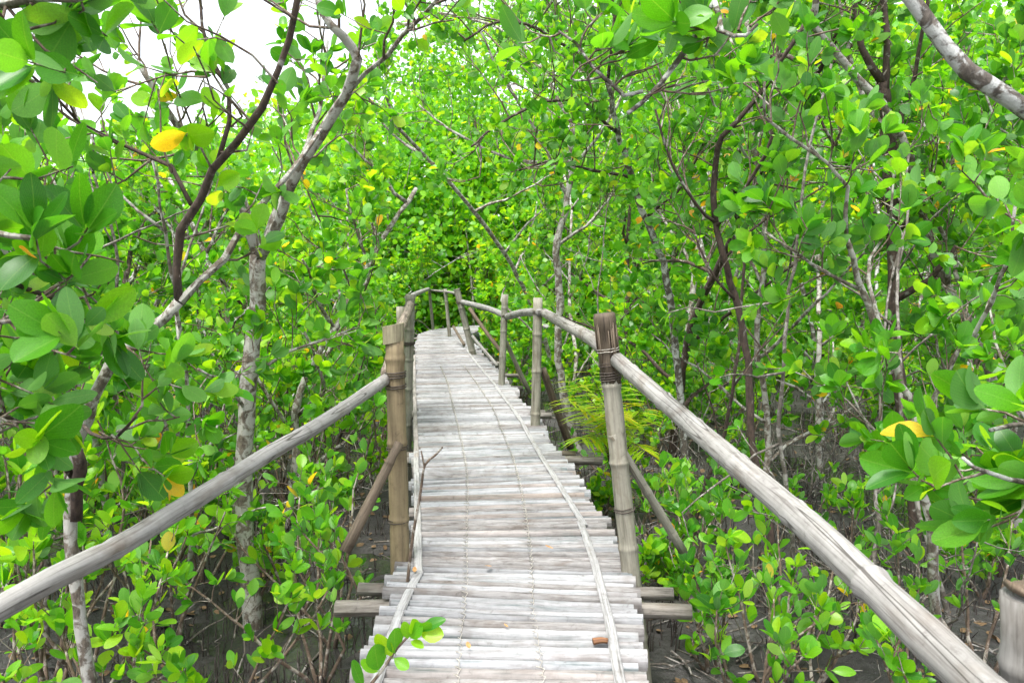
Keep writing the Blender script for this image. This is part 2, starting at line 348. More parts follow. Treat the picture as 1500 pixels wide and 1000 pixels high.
# ------------------------------------------------------------------ walkway
walk = thing('bamboo_walkway', (0, 1.2, MUD), 'long grey bamboo slat footbridge curving away over the mud', 'walkway')
WO = np.array([0, 1.2, MUD])
def slat_mesh(k, nl, nc):
    r = np.random.default_rng(100 + k)
    xs = np.linspace(-0.5, 0.5, nl + 1); a = np.linspace(-0.12, 1.12, nc + 1) * np.pi
    nodes = r.uniform(-0.5, 0.5, 2); V = []; uv = []
    yw = np.cumsum(r.normal(0, 0.035, nl + 1)); yw -= np.linspace(yw[0], yw[-1], nl + 1); zw = r.normal(0, 0.05, nl + 1)
    for i, x in enumerate(xs):
        b = 1 + r.normal(0, 0.035) + 0.10 * max(0, 1 - min(abs(x - nodes)) / 0.06)
        flat = 0.95 + 0.1 * r.random()
        for t in a:
            V.append((x, 0.5 * math.cos(t) * b + yw[i], (math.sin(t) - 1) * flat * 0.5 * b + zw[i] * 0.3)); uv.append((t * 0.03, x * 1.1))
    s = nc + 1; F = []
    for i in range(nl):
        for j in range(nc): F.append((i * s + j, i * s + j + 1, (i + 1) * s + j + 1)); F.append((i * s + j, (i + 1) * s + j + 1, (i + 1) * s + j))
    for e in (0, nl):
        c = len(V); V.append((xs[e], yw[e], -0.3)); uv.append((0.5, 0.5))
        for j in range(nc): F.append((e * s + j, e * s + j + 1, c) if e else (e * s + j + 1, e * s + j, c))
    return np_mesh('slat', np.array(V), np.array(F), M_slat2 if k % 3 == 0 else M_slat, np.array(uv))
slat_hi = [slat_mesh(k, 10, 6) for k in range(24)]; slat_lo = [slat_mesh(50 + k, 4, 4) for k in range(14)]
s = 0.1; ns = 0; deck_ys = []
while ns < 299 and s < cs[-1] - 0.3:
    y = CL(s)[1]
    pitch = random.uniform(0.048, 0.070) if y < 5 else random.uniform(0.055, 0.095) if y < 9 else random.uniform(0.07, 0.10)
    c = CL(s + pitch / 2); d = CL(s + 0.4) - CL(s - 0.4); d /= np.linalg.norm(d)
    ang = math.atan2(-d[0], d[1])
    if c[1] < 18.6: xl, xr = edgeL(c[1]), edgeR(c[1])
    else: xl, xr = c[0] - 0.6, c[0] + 0.6
    if c[1] > 18.6: mid, wd = c[0], 1.2
    else:
        mid = (xl + xr) / 2; wd = (xr - xl) * math.cos(ang) 
    el, er = random.gauss(0.0, 0.022), random.gauss(0.0, 0.025)
    if random.random() < 0.10: er += 0.05
    wd2 = wd + el + er; mid += (er - el) / 2
    y0 = c[1]
    o = bpy.data.objects.new('slat', random.choice(slat_hi if y0 < 6.5 else slat_lo))
    # a gentle skew changes slowly along the walk, as the mats were laid
    sk = 0.03 * math.sin(y0 * 1.3) + random.gauss(0, 0.007)
    o.location = (mid - WO[0], y0 - WO[1], random.gauss(0.0, 0.0042) - WO[2] + 0.012 * math.sin(y0 * 0.9))
    o.scale = (wd2, pitch * random.uniform(0.76, 0.90), pitch * random.uniform(1.15, 1.5)); o.rotation_euler = (0, random.gauss(0, 0.004), ang + sk)
    if random.random() < 0.5: o.scale.x *= -1; o.scale.y *= -1
    link(o, walk); ns += 1; s += pitch

def deckz(y): return 0.012 * math.sin(y * 0.9)
def px_line(pts, z, n):
    q = [G(px, py, 0) for px, py in pts]; q = smooth_path(np.array(q), n); q[:, 2] = [z + deckz(y) for y in q[:, 1]]
    return q
def strip(name, pts, w, th, z, mat, parent):
    q = px_line(pts, z, max(8, len(pts) * 6)); T = np.gradient(q, axis=0); T[:, 2] = 0; T /= np.linalg.norm(T, axis=1)[:, None]
    Nn = np.stack([T[:, 1], -T[:, 0], 0 * T[:, 0]], -1); V = []; uv = []
    L_ = 0
    for i, p in enumerate(q):
        if i: L_ += np.linalg.norm(q[i] - q[i - 1])
        ww = w * (1 + random.gauss(0, 0.03)); p = p + Nn[i] * random.gauss(0, 0.0006) + np.array([0, 0, random.gauss(0, 0.0012)])
        for a, h in ((-1, 0), (-0.75, th), (0, th * 1.25), (0.75, th), (1, 0)): V.append(p + Nn[i] * a * ww / 2 + np.array([0, 0, h])); uv.append((a * ww / 2, L_))
    F = []
    for i in range(len(q) - 1):
        for j in range(4): a = i * 5 + j; F += [(a, a + 1, a + 6), (a, a + 6, a + 5)]
    F += [(0, 2, 1), (0, 3, 2), (0, 4, 3)]; e = (len(q) - 1) * 5; F += [(e, e + 1, e + 2), (e, e + 2, e + 3), (e, e + 3, e + 4)]
    return add(name, np_mesh(name, np.array(V) - WO, np.array(F), mat, np.array(uv), smooth=False), parent)
runners = [[(918, 1040), (905, 985), (893, 915), (882, 868), (868, 815), (850, 762)], [(856, 768), (838, 738), (812, 696), (786, 655), (760, 612), (734, 578)],
           [(737, 582), (716, 552), (695, 527), (680, 508), (668, 497)],
           [(538, 1045), (557, 985), (578, 920), (596, 875), (614, 838)], [(613, 842), (612, 780), (611, 720), (609, 660)], [(610, 668), (608, 600), (607, 560), (607, 520)]]
for q in runners: strip('runner', q, 0.040, 0.005, 0.003, M_strip, walk)
lacings = [[(668, 1010), (672, 960), (678, 900), (682, 850), (682, 800), (683, 750), (684, 700), (680, 667), (672, 630), (662, 590), (655, 560), (645, 535)],
           [(796, 1010), (787, 950), (779, 880), (778, 835), (775, 800), (769, 750), (762, 710), (750, 667), (735, 630), (722, 600), (700, 565), (680, 535)]]
for q in lacings:
    a = px_line(q, 0.004, 420); T = np.gradient(a, axis=0); T /= np.linalg.norm(T, axis=1)[:, None]; Nn = np.stack([T[:, 1], -T[:, 0], 0 * T[:, 0]], -1)
    L_ = np.concatenate([[0], np.cumsum(np.linalg.norm(np.diff(a, axis=0), axis=1))])
    t = np.arange(0, L_[-1], 0.018); pts = np.stack([np.interp(t, L_, a[:, k]) for k in range(3)], -1); nn = np.stack([np.interp(t, L_, Nn[:, k]) for k in range(3)], -1)
    sgn = np.where(np.arange(len(t)) % 3 == 0, 1, np.where(np.arange(len(t)) % 3 == 1, -1, 0.2))
    pts = pts + nn * (sgn * 0.010 + rng.normal(0, 0.003, len(t)))[:, None]; pts[:, 2] += np.where(np.arange(len(t)) % 3 == 2, -0.010, 0.002)
    tube('lacing', pts, 0.0017, M_twine, walk, seg=4, cap=False)

# cross logs and stilts under the deck (left end px, right end px, level)
def log(name, a, b, r, mat, parent, seg=12, taper=0.9, wob=0.04):
    n = 14; q = smooth_path(np.array([a, (np.array(a) + b) / 2 + rng.normal(0, 0.012, 3), b]), n)
    return tube(name, q, np.linspace(r, r * taper, n) * (1 + rng.normal(0, 0.03, n)), mat, parent, seg, True, wob)
for (y, xl, xr, r, z) in ((3.22, -0.78, 0.78, 0.036, -0.09), (3.42, -0.72, 0.74, 0.032, -0.085), (2.3, -0.75, 0.8, 0.035, -0.09), (5.9, -0.95, 0.72, 0.04, -0.085), (6.05, -0.9, 0.52, 0.03, -0.075), (7.9, -1.2, 0.42, 0.038, -0.085),
                          (8.05, -1.15, 0.36, 0.03, -0.08), (9.9, -1.5, 0.15, 0.038, -0.085), (11.2, -1.6, 0.1, 0.035, -0.085), (13.0, -1.9, -0.1, 0.035, -0.085), (15.5, -2.2, -0.5, 0.035, -0.085), (18.5, -2.6, -0.9, 0.035, -0.085)):
    log('crossbeam', np.array([xl, y, z]), np.array([xr, y + random.gauss(0, 0.05), z + 0.01]), r, M_beam, walk)
    for xx in (xl + 0.25, xr - 0.25):
        log('stilt', np.array([xx + random.gauss(0, .03), y + 0.06, MUD - 0.2]), np.array([xx, y + 0.06, z + 0.03]), 0.032, M_brown, walk, 8)
for (off) in (0.42, -0.42):
    q = np.array([[CL(t)[0] + off, CL(t)[1], -0.062] for t in np.linspace(0.2, cs[-1] - 1, 40)])
    tube('bearer', q, 0.026, M_beam, walk, seg=8)

# ------------------------------------------------------------------ railings
def bamboo_pole(name, pts, r0, r1, mat, parent, spacing=0.28, seg=14, first=0.1, bulge=0.10, wob=0.012):
    q = smooth_path(np.array(pts), 60); L_ = np.concatenate([[0], np.cumsum(np.linalg.norm(np.diff(q, axis=0), axis=1))]); tot = L_[-1]
    nodes = []; s_ = first
    while s_ < tot: nodes.append(s_); s_ += spacing * random.uniform(0.85, 1.15)
    t = set(np.linspace(0, tot, max(6, int(tot / 0.12))))
    for nd in nodes:
        for e in (-0.03, -0.008, 0.0, 0.008, 0.03):
            if 0 < nd + e < tot: t.add(nd + e)
    t = np.array(sorted(t)); pts = np.stack([np.interp(t, L_, q[:, k]) for k in range(3)], -1)
    rad = r0 + (r1 - r0) * t / tot
    for nd in nodes:
        dd = np.abs(t - nd); rad = rad * (1 + bulge * np.exp(-(dd / 0.010) ** 2) - 0.03 * np.exp(-((dd - 0.03) / 0.012) ** 2))
    rad = rad * (1 + rng.normal(0, wob, len(t)))
    return tube(name, pts, rad, mat, parent, seg, True, 0.008)
def lashing(pole_p, axis, r, turns, parent, mat=None, th=0.003, spread=0.012):
    axis = axis / np.linalg.norm(axis); ref = np.array([1.0, 0, 0]); u = np.cross(axis, ref); u /= np.linalg.norm(u); v = np.cross(axis, u)
    t = np.linspace(0, turns * 2 * np.pi, int(turns * 14)); q = pole_p + np.outer(np.cos(t), u) * r + np.outer(np.sin(t), v) * r * 1.0 + np.outer((t / t[-1] - 0.5) * spread * turns + rng.normal(0, 0.0012, len(t)), axis)
    return tube('lashing', q, th, mat or M_wire, parent, seg=5, cap=False)

rail_r = thing('bamboo_railing', (0.56, 3.4, 0), 'bamboo handrail on the right with leaning posts and long pale grey rail', 'railing')
rail_l = thing('bamboo_railing', (-0.56, 3.5, 0), 'bamboo handrail on the left with thick olive post and split grey rail', 'railing')
def post(par, top, base, d, r, mat, foot=0.5, **k):
    a = P(*base, d); b = P(*top, d); dirv = (a - b) / np.linalg.norm(a - b); foot_p = a + dirv * (a[2] - MUD + 0.15) / max(0.3, -dirv[2])
    o = bamboo_pole('post', [foot_p, (foot_p + b) / 2 + rng.normal(0, 0.004, 3), b], r * 1.03, r * 0.97, mat, par, **k)
    return foot_p, b
def on_post(f, t, py):
    ks = np.linspace(0, 1, 400)[:, None]; q = f * (1 - ks) + t * ks; return q[np.argmin(np.abs(project(q)[1] - py))]
# right side
f1, t1 = post(rail_r, (886, 468), (926, 850), 3.45, 0.044, M_postgrey, spacing=0.42)
post(rail_r, (788, 436), (783, 622), 7.0, 0.046, M_postgrey, spacing=0.36)
post(rail_r, (740, 431), (735, 562), 9.6, 0.044, M_postgrey, spacing=0.35)
post(rail_r, (669, 423), (693, 518), 13.8, 0.062, M_postgrey, spacing=0.4)
post(rail_r, (652, 423), (658, 490), 18.2, 0.045, M_postgrey, spacing=0.4, seg=8)
post(rail_r, (629, 423), (634, 478), 21.6, 0.045, M_postgrey, spacing=0.4, seg=8)
f0, t0 = post(rail_r, (1512, 872), (1514, 1010), 1.0, 0.040, M_stub, spacing=0.3)
tube('cut_end', [t0, t0 + np.array([.002, 0, .003]), t0 + np.array([.002, 0, .012])], [.037, .035, .026], M_brown, rail_r, seg=14, wob=.06)
# frayed brown sleeve of split wood round the head of the near right post
ax1 = (t1 - f1) / np.linalg.norm(t1 - f1)
q = [t1 - ax1 * 0.30, t1 - ax1 * 0.2, t1 - ax1 * 0.05, t1 - ax1 * 0.04, t1 + ax1 * 0.012, t1 + ax1 * 0.03]
tube('post_head', q, [0.0455, 0.045, 0.045, 0.051, 0.052, 0.045], M_brown, rail_r, seg=20, cap=True, wob=0.035)
for k in range(26):
    a = random.uniform(0, 6.28); e = np.array([math.cos(a), math.sin(a), 0]) * 0.048
    tube('splinter', [t1 - ax1 * random.uniform(0.12, 0.28) + e, t1 - ax1 * random.uniform(-0.02, 0.05) + e * 1.04], [0.004, 0.003], M_brown, rail_r, seg=4)
rr_pts = [P(1560, 1120, 0.83), P(1432, 1005, 0.98), P(1290, 868, 1.26), P(1180, 768, 1.6), P(1080, 678, 2.05), P(985, 596, 2.7), P(905, 528, 3.4)]
for _p in rr_pts[1:-1]: _p += rng.normal(0, .004, 3)
bamboo_pole('rail', [p for p in rr_pts], 0.031, 0.035, M_rail, rail_r, spacing=0.38, seg=18, bulge=0.09, wob=0.018)
bamboo_pole('rail', [P(912, 534, 3.44), P(882, 508, 3.62), P(862, 493, 4.1), P(832, 477, 5.2), P(797, 458, 7.06)], 0.036, 0.042, M_rail, rail_r, spacing=0.5, seg=14, bulge=0.05)
bamboo_pole('rail', [P(790, 457, 6.95), P(765, 458, 8.2), P(742, 464, 9.7)], 0.038, 0.045, M_rail, rail_r, spacing=0.5, bulge=0.06)
bamboo_pole('rail', [P(740, 462, 9.72), P(712, 451, 11.5), P(676, 442, 13.9)], 0.040, 0.045, M_rail, rail_r, spacing=0.6, bulge=0.06)
bamboo_pole('rail', [P(672, 430, 13.95), P(652, 427, 18.3), P(629, 425, 21.7)], 0.028, 0.03, M_rail, rail_r, spacing=0.6)
bamboo_pole('brace', [P(897, 636, 3.42), P(945, 715, 3.5), P(1000, 806, 3.62)], 0.020, 0.023, M_postgrey, rail_r, spacing=0.3)
bamboo_pole('brace', [P(795, 540, 7.05), P(812, 590, 7.2), P(836, 655, 7.4)], 0.034, 0.040, M_brown, rail_r, spacing=0.5)
bamboo_pole('brace', [P(741, 500, 9.7), P(757, 535, 9.8), P(776, 575, 9.9)], 0.028, 0.03, M_postgrey, rail_r, spacing=0.5)
bamboo_pole('brace', [P(688, 452, 12.0), P(712, 486, 11.6), P(738, 520, 11.2)], 0.03, 0.03, M_brown, rail_r, spacing=0.5)
bamboo_pole('brace', [P(692, 492, 13.6), P(710, 514, 13.2), P(729, 536, 12.8)], 0.028, 0.03, M_rail, rail_r, spacing=0.5)
bamboo_pole('brace', [P(664, 478, 15.8), P(680, 505, 15.0)], 0.028, 0.03, M_brown, rail_r, spacing=0.5)
lashing(on_post(f1, t1, 550), ax1, 0.050, 4, rail_r); lashing(on_post(f1, t1, 512), ax1, 0.051, 2, rail_r, M_twine, 0.002); lashing(on_post(f1, t1, 745), ax1, 0.049, 1.6, rail_r); lashing(on_post(f1, t1, 532), ax1, 0.052, 2, rail_r, M_wire, 0.002)
up = np.array([0, 0, 1.0])
for (px, py, d, r) in ((788, 457, 7.0, 0.05), (740, 463, 9.6, 0.05), (673, 443, 13.8, 0.066)): lashing(P(px, py, d), up, r, 3, rail_r, M_wire, 0.004)
# left side
f2, t2 = post(rail_l, (578, 494), (586, 838), 3.58, 0.047, M_post, spacing=0.40)
ax2 = (t2 - f2) / np.linalg.norm(t2 - f2)
# hollow open collar at the head of the near left post, standing proud to the left
th = np.linspace(0, 2 * np.pi, 17); V = []; uvs = []
for (r_, z_) in ((0.050, -0.06), (0.052, 0.025), (0.045, 0.025), (0.043, -0.055)):
    for a in th: V.append(t2 + np.array([-0.006 + math.cos(a) * r_, math.sin(a) * r_, z_ + 0.035 + 0.01 * math.cos(a)])); uvs.append((a * 0.05, z_))
F = [];
for i in range(3):
    for j in range(16): a = i * 17 + j; F += [(a, a + 1, a + 18), (a, a + 18, a + 17)]
add('post_collar', np_mesh('post_collar', np.array(V) - np.array(rail_l.location), np.array(F), M_post, np.array(uvs), smooth=False), rail_l)
post(rail_l, (601, 431), (597, 590), 7.4, 0.05, M_postgrey, spacing=0.33)
post(rail_l, (586, 449), (588, 575), 8.6, 0.045, M_postgrey, spacing=0.33)
bamboo_pole('rail', [P(-190, 1000, 1.12), P(0, 890, 1.38), P(110, 830, 1.55), P(180, 796, 1.7), P(330, 704, 2.12), P(400, 660, 2.4), P(470, 620, 2.75), P(570, 552, 3.62)], 0.0245, 0.027, M_rail, rail_l, spacing=0.45, seg=18, bulge=0.08, wob=0.02)
bamboo_pole('rail', [P(566, 548, 3.66), P(584, 488, 5.2), P(601, 446, 7.3)], 0.03, 0.04, M_rail, rail_l, spacing=0.5)
bamboo_pole('rail', [P(602, 436, 7.5), P(610, 430, 12.0), P(628, 423, 21.5)], 0.03, 0.045, M_rail, rail_l, spacing=0.6)
bamboo_pole('brace', [P(585, 648, 3.5), P(552, 715, 3.42), P(505, 808, 3.3)], 0.021, 0.026, M_brown, rail_l, spacing=0.6, bulge=0.03, wob=0.04)
lashing(on_post(f2, t2, 548), ax2, 0.050, 3, rail_l); lashing(on_post(f2, t2, 566), ax2, 0.050, 2, rail_l); lashing(on_post(f2, t2, 655), ax2, 0.051, 2, rail_l); lashing(P(599, 503, 7.4), up, 0.055, 3, rail_l, M_wire, 0.005); lashing(P(601, 447, 7.4), up, 0.06, 2, rail_l, M_wire, 0.005)
lashing(on_post(f2, t2, 762), ax2, 0.050, 1.5, rail_l, M_wire)

# ------------------------------------------------------------------ small things on and beside the deck
tw = tag(add('dry_twig', np_mesh('dry_twig', *batch_tubes(np.array([smooth_path([P(596, 862, 3.32), P(604, 790, 3.3), P(616, 722, 3.28), P(622, 682, 3.26), P(638, 666, 3.24), P(648, 655, 3.22)], 14)]), np.array([np.linspace(0.0085, 0.004, 14)]), 6)[:2], M_twig)), 'dead brown twig standing against the thick left post', 'twig')
me2 = batch_tubes(np.array([smooth_path([P(622, 684, 3.26), P(619, 670, 3.25), P(617, 660, 3.25)], 14)]), np.array([np.linspace(0.005, 0.003, 14)]), 6)
tw_c = add('side_shoot', np_mesh('side_shoot', me2[0], me2[1], M_twig), tw)
ob = tag(bamboo_pole('bamboo_offcut', [G(869, 939, 0.012), G(880, 937, 0.014), G(890, 938, 0.011)], 0.013, 0.010, M_orange, None, spacing=0.3, seg=10), 'short orange bamboo offcut lying by the right runner strip', 'offcut')

# ------------------------------------------------------------------ leaves
def leaf_template(rows, cols, width, bend, fold, curl=0.0, pw=1.2):
    V = []; uv = []; F = []
    vs = rows; us = np.linspace(-1, 1, cols)
    for v in vs:
        vv = max(0.0, (v - 0.10) / 0.90)
        w = width * max(0.018, math.sin(math.pi * min(1, vv ** pw * 0.985 + 0.001)) ** 0.62) if 0 < vv < 1 else 0.018 * width / 0.5
        y = v; z = bend * (v ** 2) ; 
        for u in us: V.append((u * w, y - 0.0 * abs(u), z + fold * abs(u) * w + curl * u * u * w)); uv.append((u * w / width, v))
    c = cols
    for i in range(len(vs) - 1):
        for j in range(c - 1): a = i * c + j; F += [(a, a + 1, a + c + 1), (a, a + c + 1, a + c)]
    return np.array(V), np.array(uv), np.array(F)
HI = [leaf_template([0, .1, .22, .38, .56, .74, .88, .96, 1], 5, random.uniform(.19, .25) if k < 5 else random.uniform(.28, .38), random.uniform(-.40, .20), random.uniform(.05, .4), random.uniform(-.25, .1), random.uniform(1.0, 1.3)) for k in range(16)]
MID = [leaf_template([0, .13, .36, .62, .86, 1], 3, random.uniform(.28, .38), random.uniform(-.3, .15), random.uniform(.05, .4), 0, random.uniform(1.0, 1.4)) for _ in range(10)]
def leaf_low():
    w = random.uniform(.32, .42); b = random.uniform(-.3, .1)
    V = np.array([(0, 0, 0), (w * .85, .35, b * .12), (w * .95, .72, b * .5), (0, 1, b), (-w * .95, .72, b * .5), (-w * .85, .35, b * .12)])
    return V, np.stack([V[:, 0] / w, V[:, 1]], -1), np.array([(0, 1, 5), (1, 4, 5), (1, 2, 4), (2, 3, 4)])
LOW = [leaf_low() for _ in range(8)]
# shared meshes for the leaves that are objects of their own: shape x colour
TINTS = np.array([0.08, 0.2, 0.3, 0.38, 0.46, 0.54, 0.60, 0.68, 0.76, 0.84, 0.945, 0.99])
LEAFMESH = {}
def leaf_mesh(si, ti):
    if (si, ti) not in LEAFMESH:
        V, uv, F = HI[si]; LEAFMESH[(si, ti)] = np_mesh('leaf', V, F, M_leaf, uv, np.full(len(V), TINTS[ti]))
    return LEAFMESH[(si, ti)]
def frames(D, Nn):
    D = D / (np.linalg.norm(D, axis=1)[:, None] + 1e-9); Xx = np.cross(D, Nn); Xx /= np.linalg.norm(Xx, axis=1)[:, None] + 1e-9; Zz = np.cross(Xx, D)
    return np.stack([Xx, D, Zz], -1)      # columns: x across, y along, z up
def leaf_cloud(name, pos, M3, size, tint, temps, parent, origin):
    Vs, Us, Fs, Ts = [], [], [], []; off = 0; k = np.arange(len(pos)) % len(temps)
    for i, (V, uv, F) in enumerate(temps):
        s_ = k == i; n = s_.sum()
        if n == 0: continue
        W = np.einsum('nij,vj->nvi', M3[s_], V) * size[s_][:, None, None] + pos[s_][:, None]
        Vs.append(W.reshape(-1, 3)); Us.append(np.tile(uv, (n, 1))); Ts.append(np.repeat(tint[s_], len(V)))
        Fs.append((F[None] + (np.arange(n) * len(V))[:, None, None] + off).reshape(-1, 3)); off += n * len(V)
    me = np_mesh(name, np.vstack(Vs) - origin, np.vstack(Fs), M_leaf, np.vstack(Us), np.concatenate(Ts))
    return tag(add(name, me, parent), kind='stuff')

TRI = [0]
def MX(m, p): return Matrix(((m[0, 0], m[0, 1], m[0, 2], p[0]), (m[1, 0], m[1, 1], m[1, 2], p[1]), (m[2, 0], m[2, 1], m[2, 2], p[2]), (0, 0, 0, 1)))
def tint_sample(n, mean, sd=0.18, yellow=0.006):
    t = np.clip(rng.normal(mean, sd, n), 0.02, 0.88); y = rng.random(n) < yellow; t[y] = rng.uniform(0.92, 1.0, y.sum()); return t

class Plant:
    narrow = False
    """collects branches and leaves of one plant, then writes its parts"""
    def __init__(s, base, ceil=2.2, clear=0.74, zmax=9, zmin=-0.5, tint=0.5, leaf=0.085, keep=None):
        s.o = np.array([base[0], base[1], float(mud_z(np.array([base[0]]), np.array([base[1]]))[0])]); s.limbs = []; s.tw = []; s.lp = []; s.ld = []; s.ln = []; s.ls = []
        s.ceil = ceil; s.clear = clear; s.zmax = zmax; s.zmin = zmin; s.tint = tint; s.leaf = leaf; s.keep = keep
    def wander(s, p, d, length, n, jit, up_, r0, r1):
        pts = [p]; d = d / np.linalg.norm(d); st = length / n
        for i in range(n):
            d = d + rng.normal(0, jit, 3) + np.array([0, 0, up_]); d /= np.linalg.norm(d); q = pts[-1] + d * st
            if q[2] < s.ceil:
                c = path_dist(q[0], q[1])[0]
                if c < s.clear + 0.12:
                    side = 1 if q[0] > np.interp(q[1], cl[:, 1][:520], cl[:, 0][:520]) else -1
                    d = d + np.array([side * 0.9, 0, 0.2]); d /= np.linalg.norm(d); q = pts[-1] + d * st
            pts.append(q)
        return np.array(pts)
    def limb(s, pts, r0, r1, mat=None): s.limbs.append((np.array(pts), r0, r1, mat))
    def rosette(s, p, d, n, L):
        d = d / (np.linalg.norm(d) + 1e-9)
        a0 = random.random() * 6.28; ref = np.array([0, 0, 1.0]) if abs(d[2]) < 0.85 else np.array([1.0, 0, 0]); u = np.cross(d, ref); u /= np.linalg.norm(u); v = np.cross(d, u)
        for i in range(n):
            a = a0 + i * 2.4 + random.gauss(0, 0.25); rad = u * math.cos(a) + v * math.sin(a); op = random.uniform(0.5, 1.15) * (0.6 + 0.5 * i / n)
            ld = d * math.cos(op) + rad * math.sin(op) + np.array([0, 0, 0.15]) + rng.normal(0, 0.12, 3)
            ln = d * math.sin(op) * 1.0 - rad * math.cos(op) + rng.normal(0, 0.30, 3)
            s.lp.append(p - d * random.uniform(0, 0.035)); s.ld.append(ld); s.ln.append(ln); s.ls.append(L * random.choice((random.uniform(0.5, .85), random.uniform(0.8, 1.18), random.uniform(0.8, 1.18))))
    def twig(s, p, d, length, r, nl):
        q = s.wander(p, d, length, 4, 0.22, 0.10, 0, 0); s.tw.append((q[[0, 2, 4]], np.array([r, r * .75, r * .45])))
        e = q[-1] - q[-2]; s.rosette(q[-1], e, nl, s.leaf)
        if nl > 4:
            for k in (2, 3):
                if random.random() < 0.7: s.rosette(q[k], (q[k] - q[k - 1]) + rng.normal(0, 0.02, 3), 2, s.leaf * 0.9)
    def bush_limb(s, pts, r0, n_br, br_len, n_tw, tw_len, nl, lo=0.25):
        """branches and leafy twigs along a limb"""
        L_ = np.concatenate([[0], np.cumsum(np.linalg.norm(np.diff(pts, axis=0), axis=1))]); tot = L_[-1]
        for k in range(n_br):
            t = tot * (lo + (1 - lo) * (k + random.random()) / n_br); p = np.array([np.interp(t, L_, pts[:, i]) for i in range(3)]); i = min(len(pts) - 2, np.searchsorted(L_, t, 'right') - 1)
            T = pts[i + 1] - pts[i]; T /= np.linalg.norm(T) + 1e-9; side = rng.normal(0, 1, 3); side -= T * np.dot(side, T); side /= np.linalg.norm(side)
            d = T * 0.6 + side + np.array([0, 0, 0.25]); bl = br_len * random.uniform(0.6, 1.25)
            q = s.wander(p, d, bl, 4, 0.22, 0.05, 0, 0); rb = max(0.004, r0 * 0.4); s.tw.append((q, np.linspace(rb, rb * 0.45, 5)))
            for j in range(n_tw):
                tt = 1 + 3 * (j + random.random()) / n_tw; ii_ = min(3, int(tt)); pp = q[ii_] + (q[ii_ + 1] - q[ii_]) * (tt - ii_); dd = (q[ii_ + 1] - q[ii_]); dd /= np.linalg.norm(dd) + 1e-9
                s.twig(pp, dd * 0.7 + rng.normal(0, 0.75, 3) + np.array([0, 0, 0.2]), tw_len * random.uniform(0.6, 1.3), 0.0040, nl)
    def finish(s, name, label, cat, group, bark, twmat, parts, temps=MID, yellow=0.006, near_clear=0.95):
        root = thing(name, s.o, label, cat, group); O = s.o
        first = True
        for pts, r0, r1, lm in s.limbs:
            n = max(6, min(26, int(np.linalg.norm(np.diff(pts, axis=0), axis=1).sum() / 0.11))); q = smooth_path(pts, n); nrm = rng.normal(0, 0.006, (n, 3)); nrm[0] = nrm[-1] = 0
            q = q + nrm; seg = 10 if r0 > 0.03 and O[1] < 6 else 7
            tube('trunk' if first else 'branch', q, np.linspace(r0, r1, n) * (1 + rng.normal(0, 0.05, n)), lm or bark, root, seg=seg, cap=True, wob=0.05); first = False
        if s.tw:
            Vs, Fs, Us, off = [], [], [], 0
            for K in sorted({len(t[0]) for t in s.tw}):
                V, F, uv = batch_tubes(np.array([t[0] for t in s.tw if len(t[0]) == K]), np.array([t[1] for t in s.tw if len(t[0]) == K]), 4 if K > 3 and O[1] < 7 else 3)
                Vs.append(V); Fs.append(F + off); Us.append(uv); off += len(V)
            tag(add('twigs', np_mesh('twigs', np.vstack(Vs) - O, np.vstack(Fs), twmat, np.vstack(Us)), root), kind='stuff')
        if not s.lp: return root
        pos = np.array(s.lp); D = np.array(s.ld); Nn = np.array(s.ln); S = np.array(s.ls)
        ctr = pos + D / np.linalg.norm(D, axis=1)[:, None] * S[:, None] * 0.5
        pd = path_dist(ctr[:, 0], ctr[:, 1]); clear = np.where(ctr[:, 1] < 2.5, s.clear + 0.06, s.clear)
        ok = ((pd > clear + 0.03) | (ctr[:, 2] > s.ceil)) & (ctr[:, 2] < s.zmax) & (ctr[:, 2] > s.zmin) & (np.linalg.norm(ctr - np.array([0, 0, EYE]), axis=1) > near_clear)
        if s.keep is not None: ok &= s.keep(ctr)
        pos, D, Nn, S, ctr = pos[ok], D[ok], Nn[ok], S[ok], ctr[ok]
        if len(pos) == 0: return root
        M3 = frames(D, Nn); tint = tint_sample(len(pos), s.tint, yellow=yellow)
        sel = np.zeros(len(pos), bool)
        if parts:
            px, py, dep = project(ctr); size = S * FPX / np.maximum(dep, 0.05)
            vis = (dep > 0.2) & (px > -20) & (px < 1520) & (py > -20) & (py < 1020) & (size > 13)
            idx = np.where(vis)[0]; idx = idx[np.argsort(-size[idx])][:295]; sel[idx] = True
            for i in idx:
                ti = int(np.argmin(np.abs(TINTS - tint[i]))); o = bpy.data.objects.new('leaf', leaf_mesh(random.randrange(5 if s.narrow and random.random() < .45 else len(HI)), ti))
                m = M3[i] * S[i]; p = pos[i] - O
                o.matrix_basis = MX(m, p)
                COL.objects.link(o); o.parent = root
        rest = ~sel
        if rest.any(): leaf_cloud('foliage', pos[rest], M3[rest], S[rest], tint[rest], temps, root, O)
        TRI[0] += rest.sum()
        return root

def PP(lst):  # pixel polyline: (px, py, depth)
    return np.array([P(a, b, c) for a, b, c in lst])
def mud_at(px, d):
    x = (px - 750) * d / FPX; return np.array([x, d, MUD - 0.1])
# ------------------------------------------------------------------ the trees one can tell apart
def W(r_px, d): return r_px * d / FPX / 2      # radius from a width in pixels
